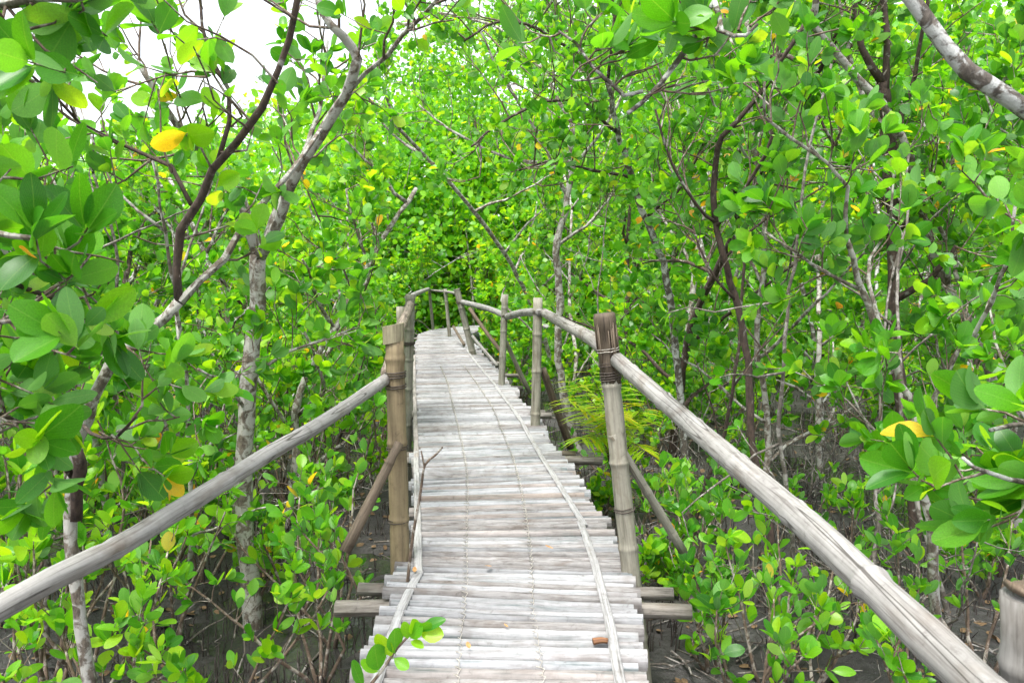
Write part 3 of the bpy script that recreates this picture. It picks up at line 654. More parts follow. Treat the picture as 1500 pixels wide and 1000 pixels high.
# left main tree with pale trunk and fork
thin_top = lambda c: rng.random(len(c)) > np.clip((c[:, 2] - 1.36) / c[:, 1] * 1.3, 0, .32)
t = Plant((mud_at(372, 4.25)[0], 4.25), tint=0.5, leaf=0.108, keep=thin_top)
trunk = PP([(374, 960, 4.25), (362, 800, 4.25), (357, 700, 4.25), (366, 560, 4.2), (376, 450, 4.2), (378, 372, 4.15)]); trunk = np.vstack([[trunk[0][0], trunk[0][1], MUD - 0.15], trunk])
t.limb(trunk, W(30, 4.25), W(22, 4.2))
L1_ = PP([(378, 376, 4.15), (350, 290, 4.1), (318, 238, 4.0), (285, 210, 3.9), (235, 150, 3.7), (200, 90, 3.6)])
L2_ = PP([(380, 376, 4.15), (405, 330, 4.05), (432, 262, 3.9), (470, 200, 3.8), (500, 150, 3.7), (524, 100, 3.6), (515, 70, 3.6), (490, 42, 3.5), (470, 10, 3.5), (462, -60, 3.5)])
L3_ = PP([(500, 148, 3.7), (560, 85, 3.6), (605, 40, 3.5), (640, -5, 3.4), (690, -60, 3.3)])
L4_ = PP([(390, 350, 4.1), (415, 290, 4.1), (450, 215, 4.2), (470, 150, 4.3), (480, 60, 4.4)])
t.limb(L1_, W(17, 4), W(7, 3.6)); t.limb(L2_, W(19, 4), W(9, 3.5)); t.limb(L3_, W(8, 3.6), W(5, 3.3)); t.limb(L4_, W(12, 4), W(5, 4))
for l, n in ((L1_, 9), (L2_, 7), (L3_, 8), (L4_, 8)): t.bush_limb(l, 0.018, n, 0.55, 3, 0.22, 6, 0.3)
low = PP([(360, 600, 4.2), (330, 560, 4.0), (290, 540, 3.8)]); t.limb(low, 0.012, 0.006); t.bush_limb(low, 0.01, 4, 0.4, 3, 0.2, 6)
low = PP([(366, 560, 4.2), (410, 520, 4.3), (470, 500, 4.4), (520, 480, 4.5)]); t.limb(low, 0.012, 0.006); t.bush_limb(low, 0.01, 5, 0.4, 3, 0.2, 6)
t.finish('mangrove_tree', 'pale forked mangrove tree left of the deck, its trunk crossing behind the left rail', 'tree', 'mangrove trees close to the walkway', M_barkg, M_twig, True)

# nearer left tree with broken stub and dark leaning limb
t = Plant((mud_at(128, 2.6)[0], 2.6), tint=0.5, leaf=0.108, keep=thin_top)
trunk = PP([(140, 1290, 2.6), (128, 960, 2.6), (108, 860, 2.6), (104, 740, 2.6), (110, 660, 2.6), (130, 590, 2.6), (160, 540, 2.6), (210, 490, 2.6), (262, 442, 2.6)])
t.limb(trunk, W(21, 2.6), W(16, 2.6), M_barkg)
A = PP([(262, 442, 2.6), (256, 390, 2.6), (272, 330, 2.55), (300, 275, 2.5), (322, 225, 2.5), (375, 180, 2.45), (405, 130, 2.4), (420, 70, 2.4), (440, -10, 2.3), (450, -80, 2.3)])
Bq = PP([(264, 442, 2.6), (300, 405, 2.65), (335, 365, 2.7), (375, 310, 2.8), (410, 265, 2.9), (445, 235, 3.0), (470, 190, 3.1)])
C = PP([(320, 235, 2.5), (345, 170, 2.55), (325, 110, 2.6), (300, 50, 2.6), (292, -20, 2.6)])
D_ = PP([(280, 300, 2.55), (240, 235, 2.6), (140, 200, 2.6), (90, 150, 2.5), (40, 105, 2.4)])
t.limb(A, W(14, 2.5), W(8, 2.3)); t.limb(Bq, W(12, 2.6), W(6, 3), M_barkg); t.limb(C, W(8, 2.5), W(4, 2.5)); t.limb(D_, W(7, 2.5), W(3.5, 2.5))
stub = PP([(112, 760, 2.6), (116, 700, 2.57), (112, 660, 2.54)]); t.limb(stub, W(18, 2.6), W(17, 2.6))
low = PP([(108, 700, 2.6), (60, 640, 2.4), (10, 610, 2.2), (-60, 560, 2.0)]); t.limb(low, 0.012, 0.006)
low2 = PP([(180, 515, 2.6), (130, 470, 2.2), (60, 430, 1.9), (-20, 400, 1.7)]); t.limb(low2, 0.010, 0.005)
low3 = PP([(120, 620, 2.6), (160, 640, 2.4), (200, 610, 2.2)]); t.limb(low3, 0.007, 0.004)
for l, n, b in ((A, 7, .35), (Bq, 3, .3), (C, 5, .35), (D_, 7, .35), (low, 8, .35), (low2, 7, .35), (low3, 4, .2)): t.bush_limb(l, 0.012, n, b, 2 if l is not low else 3, 0.16, 5, 0.15)
t.finish('mangrove_tree', 'near crooked mangrove at left with brown broken stub and dark limb curving up', 'tree', 'mangrove trees close to the walkway', M_barkd, M_twig, True)

# tree off the left edge whose sprays hang into the top left corner
t = Plant((-2.1, 1.7), tint=0.42, leaf=0.112)
t.limb(np.array([[-2.1, 1.7, MUD - .15], [-2.0, 1.75, .6], [-1.9, 1.8, 1.6], [-1.75, 1.8, 2.4], [-1.7, 1.8, 2.9]]), 0.05, 0.025)
for q in ([(-180, 60, 1.8), (-60, 20, 1.65), (60, 5, 1.5), (150, -10, 1.45)], [(-200, 120, 1.8), (-90, 100, 1.7), (20, 70, 1.6)], [(-200, 330, 1.8), (-60, 330, 1.6), (60, 350, 1.55)], [(-190, -20, 1.8), (60, -60, 1.8), (250, -60, 1.9), (330, -10, 2.0)],
          [(-160, 560, 1.8), (-60, 500, 1.6), (20, 470, 1.5)], [(-200, 700, 1.9), (-80, 640, 1.8), (0, 600, 1.75)]):
    q = PP(q); t.limb(q, 0.012, 0.005); t.bush_limb(q, 0.008, 5, 0.22, 2, 0.13, 5, 0.3)
t.finish('mangrove_tree', 'mangrove off the left edge hanging large dark leaves into the top left corner', 'tree', 'mangrove trees close to the walkway', M_barkg, M_twig, True)

# pale curved tree behind the right railing
t = Plant((mud_at(990, 6.6)[0], 6.6), tint=0.52, leaf=0.085, ceil=2.0)
trunk = PP([(1005, 760, 6.6), (1000, 600, 6.6), (985, 470, 6.5), (972, 390, 6.4), (945, 320, 6.3), (925, 260, 6.2), (905, 195, 6.0), (890, 120, 5.8)]); trunk[0][2] = MUD - .1
t.limb(trunk, W(12, 6.6), W(8, 6))
for q in ([(905, 195, 6.0), (850, 150, 5.6), (790, 150, 5.3), (720, 190, 5.0), (690, 215, 4.9)], [(890, 120, 5.8), (820, 60, 5.5), (740, 30, 5.2), (680, 60, 5.0)], [(925, 260, 6.2), (870, 250, 5.9), (810, 235, 5.6), (760, 250, 5.5)], [(890, 120, 5.8), (900, 20, 5.8), (880, -60, 5.8)], [(945, 320, 6.3), (1000, 270, 6.1), (1030, 210, 6.0)]):
    q = PP(q); t.limb(q, 0.014, 0.007, M_barkd); t.bush_limb(q, 0.016, 14, 0.55, 4, 0.22, 6, 0.1)
t.finish('mangrove_tree', 'pale arching mangrove right of the deck whose crown hangs over the walkway', 'tree', 'mangrove trees close to the walkway', M_barkl, M_twig, True)

# grey trunk rising behind the second right post
t = Plant((mud_at(845, 8.6)[0], 8.6), tint=0.5, ceil=2.0)
trunk = PP([(850, 650, 8.6), (830, 600, 8.5), (818, 520, 8.4), (820, 430, 8.3), (815, 360, 8.2), (832, 290, 8.2), (838, 180, 8.1)]); trunk[0][2] = MUD - .1
t.limb(trunk, W(13, 8.5), W(9, 8))
for q in ([(832, 290, 8.2), (790, 200, 8.0), (740, 120, 7.8), (700, 40, 7.6)], [(838, 180, 8.1), (850, 80, 8.0), (820, -20, 8.0)], [(820, 240, 8.2), (740, 230, 8.4), (660, 190, 8.6), (610, 150, 8.6)], [(838, 180, 8.1), (760, 60, 9.0), (650, 20, 9.6), (590, 40, 10)], [(830, 260, 8.2), (890, 180, 8.0), (940, 90, 8)], [(815, 360, 8.2), (870, 320, 8.2), (910, 260, 8.3)]):
    q = PP(q); t.limb(q, 0.022, 0.01); t.bush_limb(q, 0.016, 13, 0.6, 4, 0.25, 6, 0.15)
t.finish('mangrove_tree', 'straight grey mangrove trunk standing just behind the second right railing post', 'tree', 'mangrove trees close to the walkway', M_barkg, M_twig, True)

# dark forked tree on the right
t = Plant((mud_at(1130, 4.7)[0], 4.7), tint=0.46)
trunk = PP([(1133, 870, 4.7), (1125, 760, 4.7), (1100, 640, 4.7), (1096, 530, 4.7), (1078, 440, 4.7), (1060, 380, 4.65), (1048, 320, 4.6)]); trunk[0][2] = MUD - .1
t.limb(trunk, W(12, 4.7), W(9, 4.7))
for q, r in (([(1048, 325, 4.6), (1045, 260, 4.6), (1052, 215, 4.5), (1075, 180, 4.4), (1128, 120, 4.3), (1150, 80, 4.2), (1190, 15, 4.1)], 10), ([(1048, 325, 4.6), (1020, 300, 4.5), (985, 240, 4.4), (960, 160, 4.3)], 6), ([(1050, 330, 4.6), (1085, 290, 4.5), (1130, 210, 4.3), (1125, 160, 4.3), (1140, 60, 4.3)], 7),
             ([(1078, 440, 4.7), (1040, 400, 4.6), (1015, 330, 4.6)], 5), ([(1060, 380, 4.65), (1110, 330, 4.6), (1180, 290, 4.5)], 5)):
    q = PP(q); t.limb(q, W(r, 4.5), W(r * .5, 4.5)); t.bush_limb(q, 0.014, 7, 0.45, 3, 0.2, 6, 0.25)
t.finish('mangrove_tree', 'dark slender forked mangrove right of the long rail, bare below head height', 'tree', 'mangrove trees close to the walkway', M_barkd, M_twig, True)

# thick brown trunk with paired stems, upper right
t = Plant((mud_at(1335, 5.3)[0], 5.3), tint=0.46)
trunk = PP([(1345, 800, 5.3), (1335, 690, 5.3), (1322, 600, 5.3), (1310, 480, 5.3), (1308, 350, 5.3), (1302, 220, 5.3), (1292, 120, 5.2)]); trunk[0][2] = MUD - .1
t.limb(trunk, W(18, 5.3), W(16, 5.3))
for q, r in (([(1292, 120, 5.2), (1262, 70, 5.1), (1250, 0, 5.1), (1240, -60, 5)], 12), ([(1296, 130, 5.2), (1300, 60, 5.2), (1290, -40, 5.2)], 12), ([(1306, 260, 5.3), (1320, 180, 5.3), (1345, 90, 5.2), (1360, -20, 5)], 9), ([(1308, 350, 5.3), (1360, 290, 5.1), (1400, 230, 5.0)], 8),
             ([(1310, 440, 5.3), (1370, 400, 5.1), (1400, 360, 5.0)], 12), ([(1300, 300, 5.3), (1240, 240, 5.1), (1200, 170, 5)], 8)):
    q = PP(q); t.limb(q, W(r, 5.2), W(r * .5, 5)); t.bush_limb(q, 0.016, 8, 0.5, 3, 0.22, 6, 0.25)
t.finish('mangrove_tree', 'thick brown mangrove trunk dividing into paired upright stems in the upper right', 'tree', 'mangrove trees close to the walkway', M_barkd, M_twig, True)

# leaning branchy tree right, in front of the thick one
t = Plant((mud_at(1385, 3.4)[0], 3.4), tint=0.48, leaf=0.108)
trunk = PP([(1400, 1010, 3.4), (1370, 880, 3.4), (1362, 760, 3.4), (1345, 690, 3.45), (1338, 610, 3.5), (1312, 540, 3.5), (1270, 440, 3.5), (1240, 350, 3.4)]); trunk[0][2] = MUD - .1
t.limb(trunk, W(17, 3.4), W(8, 3.4))
for q, r in (([(1300, 510, 3.5), (1270, 400, 3.6), (1300, 330, 3.7), (1310, 250, 3.7)], 7), ([(1340, 640, 3.45), (1400, 520, 3.3), (1440, 470, 3.2), (1475, 390, 3.0), (1490, 280, 2.9)], 8), ([(1345, 690, 3.45), (1290, 650, 3.3), (1240, 560, 3.3)], 5), ([(1240, 350, 3.4), (1235, 260, 3.3), (1130, 180, 3.2), (1120, 120, 3.1)], 6), ([(1362, 760, 3.4), (1420, 700, 3.1), (1470, 690, 2.9)], 6), ([(1262, 425, 3.5), (1180, 380, 3.4), (1120, 340, 3.4)], 6)):
    q = PP(q); t.limb(q, W(r, 3.4), W(r * .5, 3.3)); t.bush_limb(q, 0.012, 6, 0.38, 3, 0.18, 6, 0.25)
t.finish('mangrove_tree', 'twisting grey mangrove at right, its low fork beyond the near end of the rail', 'tree', 'mangrove trees close to the walkway', M_barkg, M_twig, True)

# tree off the right edge with the thick lichened branch and the branch across the top centre
t = Plant((2.45, 2.2), tint=0.46, leaf=0.112, ceil=2.0)
t.limb(np.array([[2.45, 2.2, MUD - .15], [2.3, 2.15, .5], [2.15, 2.1, 1.3], [2.0, 2.0, 2.2], [1.7, 1.9, 2.9], [1.5, 1.8, 3.3]]), 0.06, 0.03)
big = PP([(1700, 270, 1.95), (1600, 215, 1.9), (1500, 152, 1.85), (1420, 98, 1.85), (1380, 55, 1.85), (1325, -10, 1.85), (1270, -80, 1.85)])
t.limb(big, W(29, 1.85), W(20, 1.85))
top = PP([(1180, -180, 2.2), (1100, -90, 2.2), (1045, 0, 2.2), (1022, 40, 2.2), (990, 95, 2.2), (955, 138, 2.2), (920, 166, 2.2)]); t.limb(np.vstack([big[-1][None], top]), 0.015, W(6, 2.2))
top2 = PP([(942, 134, 2.2), (905, 130, 2.2), (880, 108, 2.2), (850, 72, 2.2), (818, 46, 2.2)]); t.limb(top2, W(6, 2.2), W(4, 2.2))
top3 = PP([(882, 112, 2.2), (855, 118, 2.2), (836, 115, 2.2)]); t.limb(top3, W(4, 2.2), W(3, 2.2))
t.bush_limb(top[2:], 0.009, 4, 0.16, 2, 0.10, 3, 0.1); t.bush_limb(top2, 0.008, 5, 0.10, 2, 0.07, 3, 0.2); t.bush_limb(top3, 0.008, 2, 0.08, 1, 0.08, 3, 0.4)
for q in ([(1045, 0, 2.2), (1065, 50, 2.15), (1110, 35, 2.1)], [(1600, 215, 1.9), (1580, 320, 1.9), (1500, 350, 2.0)],
          [(1700, 620, 1.9), (1600, 610, 1.7), (1500, 620, 1.6), (1450, 630, 1.55)], [(1700, 720, 1.9), (1560, 700, 1.7), (1470, 700, 1.6), (1410, 670, 1.6)], [(1680, 760, 1.9), (1580, 740, 1.8), (1490, 720, 1.7)]):
    q = PP(q); t.limb(q, 0.009, 0.004); t.bush_limb(q, 0.007, 4, 0.16, 2, 0.10, 5, 0.3)
t.finish('mangrove_tree', 'mangrove off the right edge sending a thick lichened branch across the top right corner', 'tree', 'mangrove trees close to the walkway', M_barkl, M_twig, True)

# ------------------------------------------------------------------ thicket trees either side
def auto_tree(x, y, h, label, group, tint, parts, dens=1.0, temps=MID, bark=None, lowest=0.07, leaf=0.115, zmax=9, nst=None, ceil=6.0, dead=False):
    t = Plant((x, y), tint=tint, leaf=leaf, zmax=zmax, ceil=ceil)
    lean = rng.normal(0, 0.12, 2); base = np.array([x, y, MUD - 0.1])
    tr = np.array([base + np.array([lean[0] * k * k * h * .1 + random.gauss(0, 0.05) * (k > 0), lean[1] * k * k * h * .1 + random.gauss(0, .05) * (k > 0), k / 5 * h * 0.8]) for k in range(6)])
    r0 = random.uniform(0.022, 0.045) * (h / 4) ** .5; t.limb(tr, r0, r0 * .5)
    n = nst or int(7 + 2 * random.random())
    for i in range(n):
        f = lowest + (1 - lowest) * (i + random.random() * .8) / n; k = f * 5; a = min(4, int(k)); p = tr[a] + (tr[a + 1] - tr[a]) * (k - a)
        ang = i * 2.4 + random.random(); d = np.array([math.cos(ang), math.sin(ang), random.uniform(0.5, 1.3)])
        q = t.wander(p, d, h * random.uniform(.22, .34) * (1.1 - .4 * f), 5, .16, .05, 0, 0); rl = r0 * .5; t.limb(q, rl, rl * .4)
        t.bush_limb(q, rl * .7, int(7 * dens), .5, 4, .22, 6, .15)
    return t.finish('mangrove_tree', label, 'tree', group, bark or random.choice([M_barkd, M_barkg, M_barkg, M_barkl]), M_twig, parts, temps, yellow=0.012)

spots = []
def try_spot(x, y, gap):
    if path_dist(x, y)[0] < 1.25: return False
    return all((x - a) ** 2 + (y - b) ** 2 > gap * gap for a, b in spots)
hero_xy = [(-1.45, 4.25), (-1.5, 2.6), (-2.1, 1.7), (1.4, 6.6), (.75, 8.6), (1.6, 4.7), (2.8, 5.3), (1.95, 3.4), (2.45, 2.2)]; spots += hero_xy
hand = [(-2.6, 3.6, 3.6), (-2.9, 5.2, 3.8), (-1.85, 6.0, 3.7), (-2.6, 7.2, 4.0), (3.2, 3.9, 4.2), (3.9, 5.6, 4.8), (2.2, 6.4, 5.0), (1.75, 8.2, 5.2), (3.1, 7.4, 5.2), (-4.0, 4.6, 3.8), (-3.9, 6.6, 4)]
words = ['behind the near forked tree at left', 'between the two trunks at the left edge', 'beside the left rail post, its leaves reaching the collar', 'standing behind the left posts', 'at the right edge beyond the rail end', 'far right behind the twisting grey tree', 'behind the dark forked tree', 'behind the yellow palm fronds', 'right of the palm in the second row', 'at the far left edge, low crown', 'in the second row at far left']
adj = ['slender pale', 'leafy bright', 'dense round-leaved', 'tall thin', 'close-set', 'spreading', 'tall leafy', 'upright', 'broad', 'short', 'thin-stemmed']
for (x, y, h), wd, ad in zip(hand, words, adj):
    spots.append((x, y)); auto_tree(x, y, h, f'{ad} mangrove {wd}', 'mangrove trees in the near thicket', random.uniform(.42, .6), True, 1.0)
cnt = 0; tries = 0
while tries < 3000:
    tries += 1
    y = random.uniform(4.5, 14); x = random.uniform(-y * .68 - 1.4, y * .68 + 1.4)
    gap = 1.25 if y < 9 else 1.5
    if not try_spot(x, y, gap): continue
    left = x < np.interp(y, cl[:500, 1], cl[:500, 0]); spots.append((x, y)); cnt += 1
    h = random.uniform(3.0, 3.7) + .05 * y if left else random.uniform(4.2, 5.4) + .10 * y
    vis = abs(x / y) < .72 and y < 8
    side = 'left' if left else 'right'; 
    lab = {('left', True): 'leafy mangrove in the thicket left of the walkway', ('right', True): 'leafy mangrove in the thicket right of the walkway', ('left', False): 'mangrove in the deeper rows left of the walkway', ('right', False): 'mangrove in the deeper rows right of the walkway'}[(side, vis)]
    zm = 1.36 + (410 - np.interp(750 + x / y * FPX, [0, 420, 560, 640], [225, 190, 130, 40])) / FPX * y if left else 9
    auto_tree(x, y, h, lab, f'mangroves {"near" if vis else "deep"} in the {side} thicket', random.uniform(.55, .8) if left else random.uniform(.48, .7), vis, .74 if y < 9 else .7, MID if y < 8 else LOW, leaf=.112 if left else .128, zmax=zm, lowest=.03 if left else .08)
print('thicket trees', cnt)
# the end of the walk: darker fine-leaved trees round the bend
for (x, y, h) in ((-3.9, 17, 3.4), (-3.7, 20, 3.6), (-3.6, 23.5, 4.2), (-1.9, 25, 4.0), (0.2, 25.2, 4.4), (2.2, 25.5, 4.6), (0.4, 19.5, 3.6), (1.0, 16.2, 3.8), (2.6, 18, 4.6), (4.4, 21, 5.5), (-5.5, 15.5, 4), (-5.6, 19, 4.4), (-2.8, 24.6, 3.4), (-.8, 24.6, 3.2), (-.2, 18.0, 2.6)):
    auto_tree(x, y, h, 'tall mangrove closing the view at the bend of the walkway', 'trees at the bend of the walkway', random.uniform(.6, .75), False, 1.0, LOW, leaf=.14, lowest=.1, ceil=2.6, nst=11)
print('leaves in clouds', TRI[0])

# ------------------------------------------------------------------ far wood: one mass
def far_wood():
    Ps, Ds, Ns, Ss, Ti = [], [], [], [], []; tk = []; tr_ = []
    spots_ = []
    for row, (dist, n_) in enumerate(((15.5, 26), (19, 30), (23, 34), (27.5, 40), (33, 40))):
        for k in range(n_):
            x = (k + .5 + random.gauss(0, .2)) / n_ * 2 - 1; x *= dist * .8 + 2; spots_.append((x, dist + random.gauss(0, .9), row))
    spots_ += [(random.uniform(-6.5, 2.5), random.choice((25.4, 26.3, 27.4)), 2) for _ in range(16)]
    for x, y, row in spots_:
        if path_dist(x, y)[0] < 2.0: continue
        if y < 21 and -5.5 < x < 3.0: continue
        az = 750 + x / y * FPX                     # how tall it stands depends on the side of the walk
        top = np.interp(az, [-300, 150, 350, 560, 640, 900, 1800], [250, 225, 180, 130, 40, -30, 30]); h = 1.36 + (410 - top) / FPX * y * (1 + random.gauss(0, .05))
        h = min(h, 13.5)
        if -6 < x < 3.5 and 24 < y < 28: h = min(h, 4.4 + (y - 24) * 1.0)
        sp = 1.5 * (1 + .01 * y); n = int((150 if row < 2 else 120) * h * (1.5 if 480 < az < 1050 else 1)); nc = 34; cen = np.stack([rng.normal(x, sp * .6, nc), rng.normal(y, .8, nc), rng.uniform(MUD + .3, h - .4, nc)], -1)
        ci = rng.integers(0, nc, n); p = cen[ci] + rng.normal(0, 1, (n, 3)) * np.array([.45, .42, .36]); p = p[(p[:, 2] > MUD + .1) & (path_dist(p[:, 0], p[:, 1]) > .95)]
        Ps.append(p); m = len(p); Ds.append(rng.normal(0, 1, (m, 3)) + [0, 0, .4]); Ns.append(rng.normal(0, .7, (m, 3)) + [0, -.6, .65]); Ss.append(rng.uniform(.17, .27, m)); Ti.append(np.clip(rng.normal(random.uniform(.5, .74), .14, m), 0, .88))
        lean = rng.normal(0, .5, 2); tk.append(np.array([[x + lean[0] * f * f, y + lean[1] * f * f, MUD - .1 + f * h] for f in np.linspace(0, .85, 5)])); tr_.append(np.linspace(.06, .02, 5))
        for j in range(8):
            c = cen[random.randrange(nc)]; a = tk[-1 - j][random.randint(1, 3)] if j == 0 else tk[-1 - j][2]; tk.append(np.linspace(a, c, 5) + rng.normal(0, .05, (5, 3))); tr_.append(np.linspace(.022, .008, 5))
    pos = np.vstack(Ps); o = leaf_cloud('distant_mangrove_wood', pos, frames(np.vstack(Ds), np.vstack(Ns)), np.concatenate(Ss), np.concatenate(Ti), LOW, None, np.zeros(3))
    tag(o, 'distant green mangrove wood filling the background behind the thicket', 'wood')
    V, F, uv = batch_tubes(np.array(tk), np.array(tr_), 5); tag(add('distant_stems', np_mesh('distant_stems', V, F, M_barkg, uv), o), kind='stuff')
    print('far leaves', len(pos))
far_wood()

# ------------------------------------------------------------------ low shrubs and seedlings
def shrub(x, y, h, nstem, label, group='low mangrove shrubs beside the walkway', tint=.6, leaf=.085, spread=.5, d0=None, nl=7, clear=.72, thin=False, temps=MID):
    t = Plant((x, y), tint=tint, leaf=leaf, zmin=MUD + .04, clear=clear); t.narrow = True; z0 = MUD - .05
    for i in range(nstem):
        a = i * 2.4 + random.random(); d = np.array([math.cos(a) * spread, math.sin(a) * spread, 1.0]) + (0 if d0 is None else np.array(d0))
        q = t.wander(np.array([x, y, z0]), d, h * random.uniform(.75, 1.1), 6, .12, .04, 0, 0); t.limb(q, .011, .004); t.rosette(q[-1], q[-1] - q[-2], nl, leaf)
        for k in range(2, 7):
            for _ in range(2 if k > 3 or not thin else 1):
                p = q[k]; dd = (q[k] - q[k - 1]) / np.linalg.norm(q[k] - q[k - 1]); t.twig(p, dd * .8 + rng.normal(0, .6, 3) + [0, 0, .3], .15 * random.uniform(.6, 1.3), .003, 4 if thin else 6)
    return t.finish('mangrove_shrub', label, 'shrub', group, M_twig, M_twig, True, temps, yellow=.008)
shrub_at = [  # px, py of the foot on the mud, height, stems, label
 ((470, 1010), .95, 5, 'bright shrub with upright leaves beside the thick left post'), ((330, 1080), .8, 5, 'low leafy shrub under the middle of the left rail'), ((180, 1120), .9, 5, 'shrub at the bottom left corner under the left rail'),
 ((60, 1150), 1.0, 5, 'bushy shrub at the far bottom left corner'), ((250, 960), .9, 5, 'round-leaved shrub between the two left trunks'), ((440, 900), .75, 4, 'small shrub behind the upright-leaved one at left'), ((100, 940), 1.1, 5, 'tall shrub at the left edge behind the near trunk'),
 ((295, 860), .8, 4, 'shrub just left of the pale forked trunk'), ((480, 820), .6, 4, 'little shrub by the cross logs left of the deck'), ((180, 840), 1.1, 5, 'shrub in the second row at left'), ((40, 860), 1.3, 5, 'dense shrub at the left edge in the second row'),
 ((1040, 985), .55, 5, 'bright low shrub at the end of the right cross logs'), ((1100, 1080), .7, 5, 'shrub under the right rail near the bottom edge'), ((1190, 1010), .6, 4, 'shrub beneath the middle of the right rail'), ((1240, 880), .85, 4, 'shrub right of the long rail with large round leaves'),
 ((1330, 1100), .9, 4, 'shrub below the near end of the right rail'), ((1440, 1000), .9, 4, 'shrub at the bottom right edge by the grey post'), ((960, 770), .5, 4, 'small shrub behind the foot of the near right post'), ((880, 700), .5, 4, 'tiny shrub below the palm fronds'), ((1040, 800), .5, 3, 'small shrub beyond the right brace'),
 ((505, 735), 1.75, 6, 'tall leafy shrub against the back of the thick left post'), ((440, 770), 1.5, 6, 'tall bright shrub between the pale forked trunk and the left rail'), ((300, 770), 1.6, 6, 'tall shrub left of the pale forked trunk'), ((555, 650), 1.7, 6, 'tall shrub beside the slender left posts'),
 ((150, 760), 1.7, 6, 'tall shrub seen above the left rail near the left edge'), ((985, 680), 1.4, 5, 'tall shrub behind the palm and the near right post'), ((1080, 640), 1.5, 5, 'tall shrub behind the dark forked trunk'), ((1230, 650), 1.4, 5, 'tall shrub behind the thick brown trunk'), ((1400, 680), 1.6, 5, 'tall shrub at the right edge in the deeper rows'),
 ((1460, 840), 1.0, 4, 'leafy shrub at the right edge in the second row'), ((1180, 800), .5, 3, 'thin shrub on open mud behind the long rail')]
for (px, py), h, n, lab in shrub_at:
    g_ = G(px, py, MUD); shrub(g_[0], g_[1], h, n, lab, tint=random.uniform(.5, .68), thin=True, nl=7)
# undergrowth that crowds the edges of the deck
for k in range(20):
    y = random.uniform(3.2, 9.5); sd_ = random.choice((-1, -1, -1, 1)); x = np.interp(y, cl[:500, 1], cl[:500, 0]) + sd_ * (random.uniform(.95, 2.3) if sd_ < 0 or y > 5 else random.uniform(1.0, 1.6))
    if abs(x / y + .345) < .07 and y < 4.6: continue
    shrub(x, y, random.uniform(.9, 1.6) if sd_ < 0 else random.uniform(.5, 1.1), 4, 'waist-high leafy shrub crowding the ' + ('left' if sd_ < 0 else 'right') + ' side of the walkway', 'shrubs crowding the walkway', tint=random.uniform(.5, .75), thin=True, leaf=.095, temps=MID if y < 6 else LOW)
# further small shrubs that share a look
for k in range(95):
    y = random.uniform(4.5, 11) if k < 34 else random.uniform(8, 19); x = random.uniform(-y * .66, y * .66) if k < 60 else np.interp(y, cl[:500, 1], cl[:500, 0]) + random.choice((-1, 1, 1)) * random.uniform(1.0, 3.2)
    if path_dist(x, y)[0] < .95: continue
    left = x < np.interp(y, cl[:500, 1], cl[:500, 0])
    h = random.uniform(.4, 1.0) if left else random.uniform(.3, .6)
    if y > 8: h = random.uniform(.7, 1.5)
    shrub(x, y, h, 3, 'small leafy mangrove shrub growing on the mud left of the walkway' if left else 'small leafy mangrove shrub growing on the mud right of the walkway', 'small shrubs on the mud to the ' + ('left' if left else 'right'), tint=random.uniform(.5, .75), temps=MID if y < 6 else LOW, leaf=.085 if y < 9 else .11)
# the sprig that leans over the deck at the bottom
t = Plant((-.82, 2.35), tint=.62, leaf=.085, clear=-1, ceil=-9); t.narrow = True
st = PP([(470, 1290, 2.3), (500, 1130, 2.25), (525, 1030, 2.2), (556, 982, 2.2), (595, 940, 2.2), (612, 925, 2.2)]); st[0][2] = MUD - .05
t.limb(st, .008, .003)
for (px, py, tx, ty, s_) in ((556, 985, 540, 920, .085), (575, 965, 548, 905, .088), (580, 960, 572, 900, .08), (598, 938, 590, 893, .07), (604, 930, 606, 898, .06), (612, 926, 640, 900, .085), (614, 925, 655, 895, .06), (600, 938, 628, 948, .06), (612, 926, 664, 930, .07), (575, 962, 608, 985, .07), (600, 936, 622, 905, .075), (556, 985, 520, 960, .085), (535, 1010, 500, 950, .085)):
    a = P(px, py, 2.2); b = P(tx, ty, 2.17); t.lp.append(a); t.ld.append(b - a); t.ln.append(np.array([.1, -.9, .5]) + rng.normal(0, .25, 3)); t.ls.append(np.linalg.norm(b - a) * .72)
t.finish('mangrove_seedling', 'thin seedling with fresh leaves leaning over the deck edge at the bottom', 'seedling', None, M_twig, M_twig, True, HI, near_clear=.5)

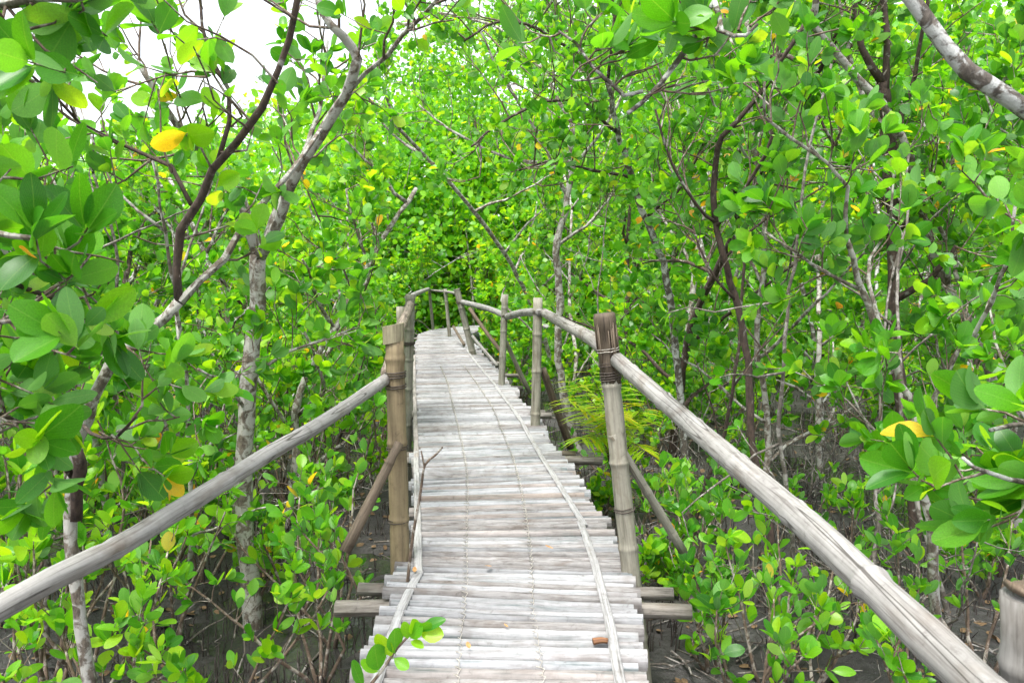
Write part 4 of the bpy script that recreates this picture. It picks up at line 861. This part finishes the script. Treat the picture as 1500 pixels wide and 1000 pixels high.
# ------------------------------------------------------------------ leafless thin stems between the leafy trees
for k, (px, d, tilt, lab) in enumerate(((1015, 5.6, .25, 'thin bare stem leaning right between the palm and the dark forked tree'), (1190, 4.3, -.35, 'thin bare stem leaning left above the long rail'), (1265, 3.9, .3, 'bare stem crossing in front of the thick brown trunk'), (1420, 4.0, -.25, 'bare stem leaning left at the right edge'), (1480, 5.0, .05, 'upright bare stem at the far right edge'),
      (45, 3.9, .1, 'upright bare stem at the far left edge'), (185, 5.0, .02, 'pale straight stem between the two left trunks'), (250, 4.4, .4, 'bare stem leaning right toward the pale forked trunk'), (460, 6.2, .2, 'thin bare stem left of the thick left post'), (885, 10.0, .02, 'slender upright stem seen over the near right post'), (655, 20.0, -.1, 'grey leaning stem beyond the end of the deck'))):
    m_ = mud_at(px, d); t = Plant((m_[0], m_[1]), ceil=6); q = t.wander(m_, np.array([tilt, random.gauss(0, .1), 1.0]), random.uniform(2.6, 3.8), 8, .10, .03, 0, 0); t.limb(q, .016, .006)
    for j in (2, 3, 4, 5, 6, 7):
        b = t.wander(q[j], rng.normal(0, .6, 3) + [0, 0, .7], random.uniform(.5, 1.1), 5, .16, .02, 0, 0); t.limb(b, .008, .003); c = t.wander(b[3], rng.normal(0, .6, 3) + [0, 0, .5], .4, 4, .2, 0, 0, 0); t.tw.append((c, np.linspace(.004, .002, 5)))
        t.rosette(b[-1], b[-1] - b[-2], 4, .1)
    t.finish('bare_sapling', lab, 'sapling', 'thin nearly leafless stems', random.choice((M_dead, M_barkd, M_barkg)), M_twig, True)
# ------------------------------------------------------------------ bare grey bushes on the right and left mud
def bare_bush(x, y, h, label, n=5):
    t = Plant((x, y)); z0 = np.array([x, y, MUD - .05])
    for i in range(n):
        a = random.random() * 6.28; q = t.wander(z0, np.array([math.cos(a) * .8, math.sin(a) * .8, 1.0]), h * random.uniform(.8, 1.4), 7, .22, 0, 0, 0); t.limb(q, .009, .003)
        for k in (2, 3, 4, 5, 6):
            for _ in range(2): 
                b = t.wander(q[k], rng.normal(0, .8, 3) + [0, 0, .3], h * .4 * random.uniform(.5, 1.2), 4, .25, 0, 0, 0); t.tw.append((b, np.linspace(.0045, .0018, 5)))
    return t.finish('bare_shrub', label, 'shrub', 'leafless grey shrubs on the mud', M_dead, M_dead, False)
for px, py, h, lab in ((1040, 720, .8, 'leafless grey shrub just right of the near right post'), (1180, 730, 1.0, 'leafless tangled shrub behind the long rail'), (1260, 760, 1.0, 'leafless shrub on the mud below the thick brown trunk'), (1110, 680, 1.0, 'leafless shrub behind the dark forked trunk'),
                       (1000, 860, .55, 'leafless twigs beside the right brace foot'), (1150, 930, .7, 'leafless shrub under the right rail'), (480, 760, .7, 'leafless shrub left of the thick left post'), (420, 820, .8, 'leafless shrub right of the pale forked trunk'), (960, 660, .8, 'leafless shrub behind the palm'), (1400, 760, 1.1, 'leafless shrub at far right in the second row'), (1320, 930, .9, 'leafless shrub by the foot of the twisting tree')):
    g_ = G(px, py, MUD); bare_bush(g_[0], g_[1], h, lab)
# ------------------------------------------------------------------ small palm behind the near right post
M_palm = M_leaf
pb = G(905, 745, MUD); palm = thing('palm_plant', pb, 'small yellow-green palm with arching fronds behind the near right post', 'palm')
lfV, lfU, lfF = leaf_template([0, .2, .55, 1], 3, .075, -.18, .3)
pl_me = [np_mesh('leaflet', lfV, lfF, M_leaf, lfU, np.full(len(lfV), v)) for v in (.84, .88, .90, .92)]
for (px, py, dd) in ((832, 585, 5.8), (843, 560, 5.8), (864, 545, 5.8), (880, 590, 5.7), (905, 562, 6.0), (940, 600, 6.0), (945, 660, 5.9), (850, 640, 5.9), (900, 600, 5.7)):
    tip = P(px, py, dd); mid = (tip + pb) / 2 + np.array([0, 0, .32]); q = smooth_path([pb, pb + (mid - pb) * .5 + [0, 0, .12], mid, tip], 26)
    fr = tube('frond', q, np.linspace(.008, .002, 26), M_twig, palm, seg=5); 
    for i in range(8, 26):
        T = q[min(25, i + 1)] - q[i - 1]; T /= np.linalg.norm(T); sd_ = np.cross(T, [0, 0, 1]); sd_ /= np.linalg.norm(sd_)
        for sg in (-1, 1):
            D = T * random.uniform(.5, .9) + sd_ * sg * .9 + rng.normal(0, .1, 3) + np.array([0, 0, -.3]); m = frames(D[None], np.array([[0, 0, 1.0]]) + rng.normal(0, .15, (1, 3)))[0] * (.20 * math.sin(math.pi * (i - 4) / 27) + .05)
            o = bpy.data.objects.new('leaflet', random.choice(pl_me)); p = q[i] - pb
            o.matrix_basis = MX(m, p); COL.objects.link(o); o.parent = fr

# ------------------------------------------------------------------ breathing roots and litter on the mud: nobody could count them
def spikes():
    n = 22000; y = 1.5 + 13 * rng.random(n) ** 1.1; x = rng.uniform(-1, 1, n) * (y * .75 + .6); dens = vnoise(x, y, .6, 9) + .5 * vnoise(x, y, .2, 10)
    ok = dens > .62; x, y = x[ok], y[ok]; m = len(x); z = mud_z(x, y); h = rng.uniform(.03, .16, m); lean = rng.normal(0, .18, (m, 2)) * h[:, None]
    Pn = np.stack([np.stack([x, y, z - .02], -1), np.stack([x + lean[:, 0] * .5, y + lean[:, 1] * .5, z + h * .6], -1), np.stack([x + lean[:, 0] * 1.4, y + lean[:, 1] * 1.4, z + h], -1)], 1)
    V, F, uv = batch_tubes(Pn, np.stack([np.full(m, .0055), np.full(m, .004), np.full(m, .0012)], -1), 3)
    tag(add('breathing_roots', np_mesh('breathing_roots', V, F, M_root, uv)), 'thin dark breathing roots sticking up from the mud', 'roots', kind='stuff')
    # dead sticks lying about
    n = 900; y = 1.8 + 11 * rng.random(n); x = rng.uniform(-1, 1, n) * (y * .75 + .4); z = mud_z(x, y); a = rng.random(n) * 6.28; l = rng.uniform(.1, .6, n); 
    K = 5; f = np.linspace(-.5, .5, K); Pn = np.stack([x[:, None] + np.cos(a)[:, None] * f * l[:, None], y[:, None] + np.sin(a)[:, None] * f * l[:, None], z[:, None] + .015 + (f + .5) * rng.uniform(0, .35, n)[:, None] * l[:, None]], -1) + rng.normal(0, .012, (n, K, 3))
    V, F, uv = batch_tubes(Pn, rng.uniform(.003, .009, n)[:, None] * np.linspace(1, .5, K), 4)
    tag(add('fallen_sticks', np_mesh('fallen_sticks', V, F, M_dead, uv)), 'grey fallen sticks scattered over the mud', 'sticks', kind='stuff')
    n = 2600; y = 1.8 + 10 * rng.random(n); x = rng.uniform(-1, 1, n) * (y * .75 + .4); z = mud_z(x, y) + .012
    o = leaf_cloud('leaf_litter', np.stack([x, y, z], -1), frames(rng.normal(0, 1, (n, 3)) * [1, 1, .15], rng.normal(0, .3, (n, 3)) + [0, 0, 1]), rng.uniform(.04, .08, n), np.full(n, .5), LOW, None, np.zeros(3))
    o.data.materials.clear(); o.data.materials.append(M_litter); tag(o, 'brown fallen leaves lying on the mud', 'leaf litter')
M_root = mat_bark('root_bark', (.05, .04, .034), (.02, .015, .012), (.14, .13, .12), .2); M_litter = mat_simple('dead_leaf', (.16, .10, .05))
spikes()
# fallen leaves on the deck
M_dry = mat_simple('dry_leaf', (.42, .22, .08), .7)
for px, py, lab, sz, a in ((812, 803, 'tan dead leaf lying near the right stitching of the deck', .05, 1.2), (688, 950, 'small brown dead leaf lying by the left stitching of the deck', .04, .3), (722, 828, 'thin grey-brown curled leaf in the middle of the deck', .045, 2.2), (745, 918, 'small rust-coloured leaf scrap at the middle of the deck', .025, .8), (607, 838, 'curled brown leaf at the foot of the thick left post', .045, .1)):
    V, uv, F = HI[3]; p = G(px, py, .02); me = np_mesh('fallen_leaf', V * sz, F, M_dry, uv); o = add('fallen_leaf', me, None, p); o.rotation_euler = (.05, .1, a); tag(o, lab, 'leaf')

# single out the look-alikes by their place in the photograph, counted from the left
ORD = 'first second third fourth fifth sixth seventh eighth ninth tenth eleventh twelfth thirteenth fourteenth fifteenth sixteenth seventeenth eighteenth nineteenth twentieth'.split()
TENS = {20: 'twenty', 30: 'thirty', 40: 'forty', 50: 'fifty', 60: 'sixty', 70: 'seventy', 80: 'eighty', 90: 'ninety'}
def ordinal(i): return ORD[i - 1] if i <= 20 else (TENS[i // 10 * 10] + ('-' + ORD[i % 10 - 1] if i % 10 else 'th').replace('yth', 'ieth'))
by = {}
for o in COL.objects:
    if o.parent is None and 'group' in o and 'label' in o: by.setdefault((o['group'], o['label']), []).append(o)
for (gr, lab), os_ in by.items():
    if len(os_) < 2: continue
    os_.sort(key=lambda o: o.location.x / o.location.y)
    for i, o in enumerate(os_): o['label'] = lab + ', ' + ordinal(i + 1) + ' from left'
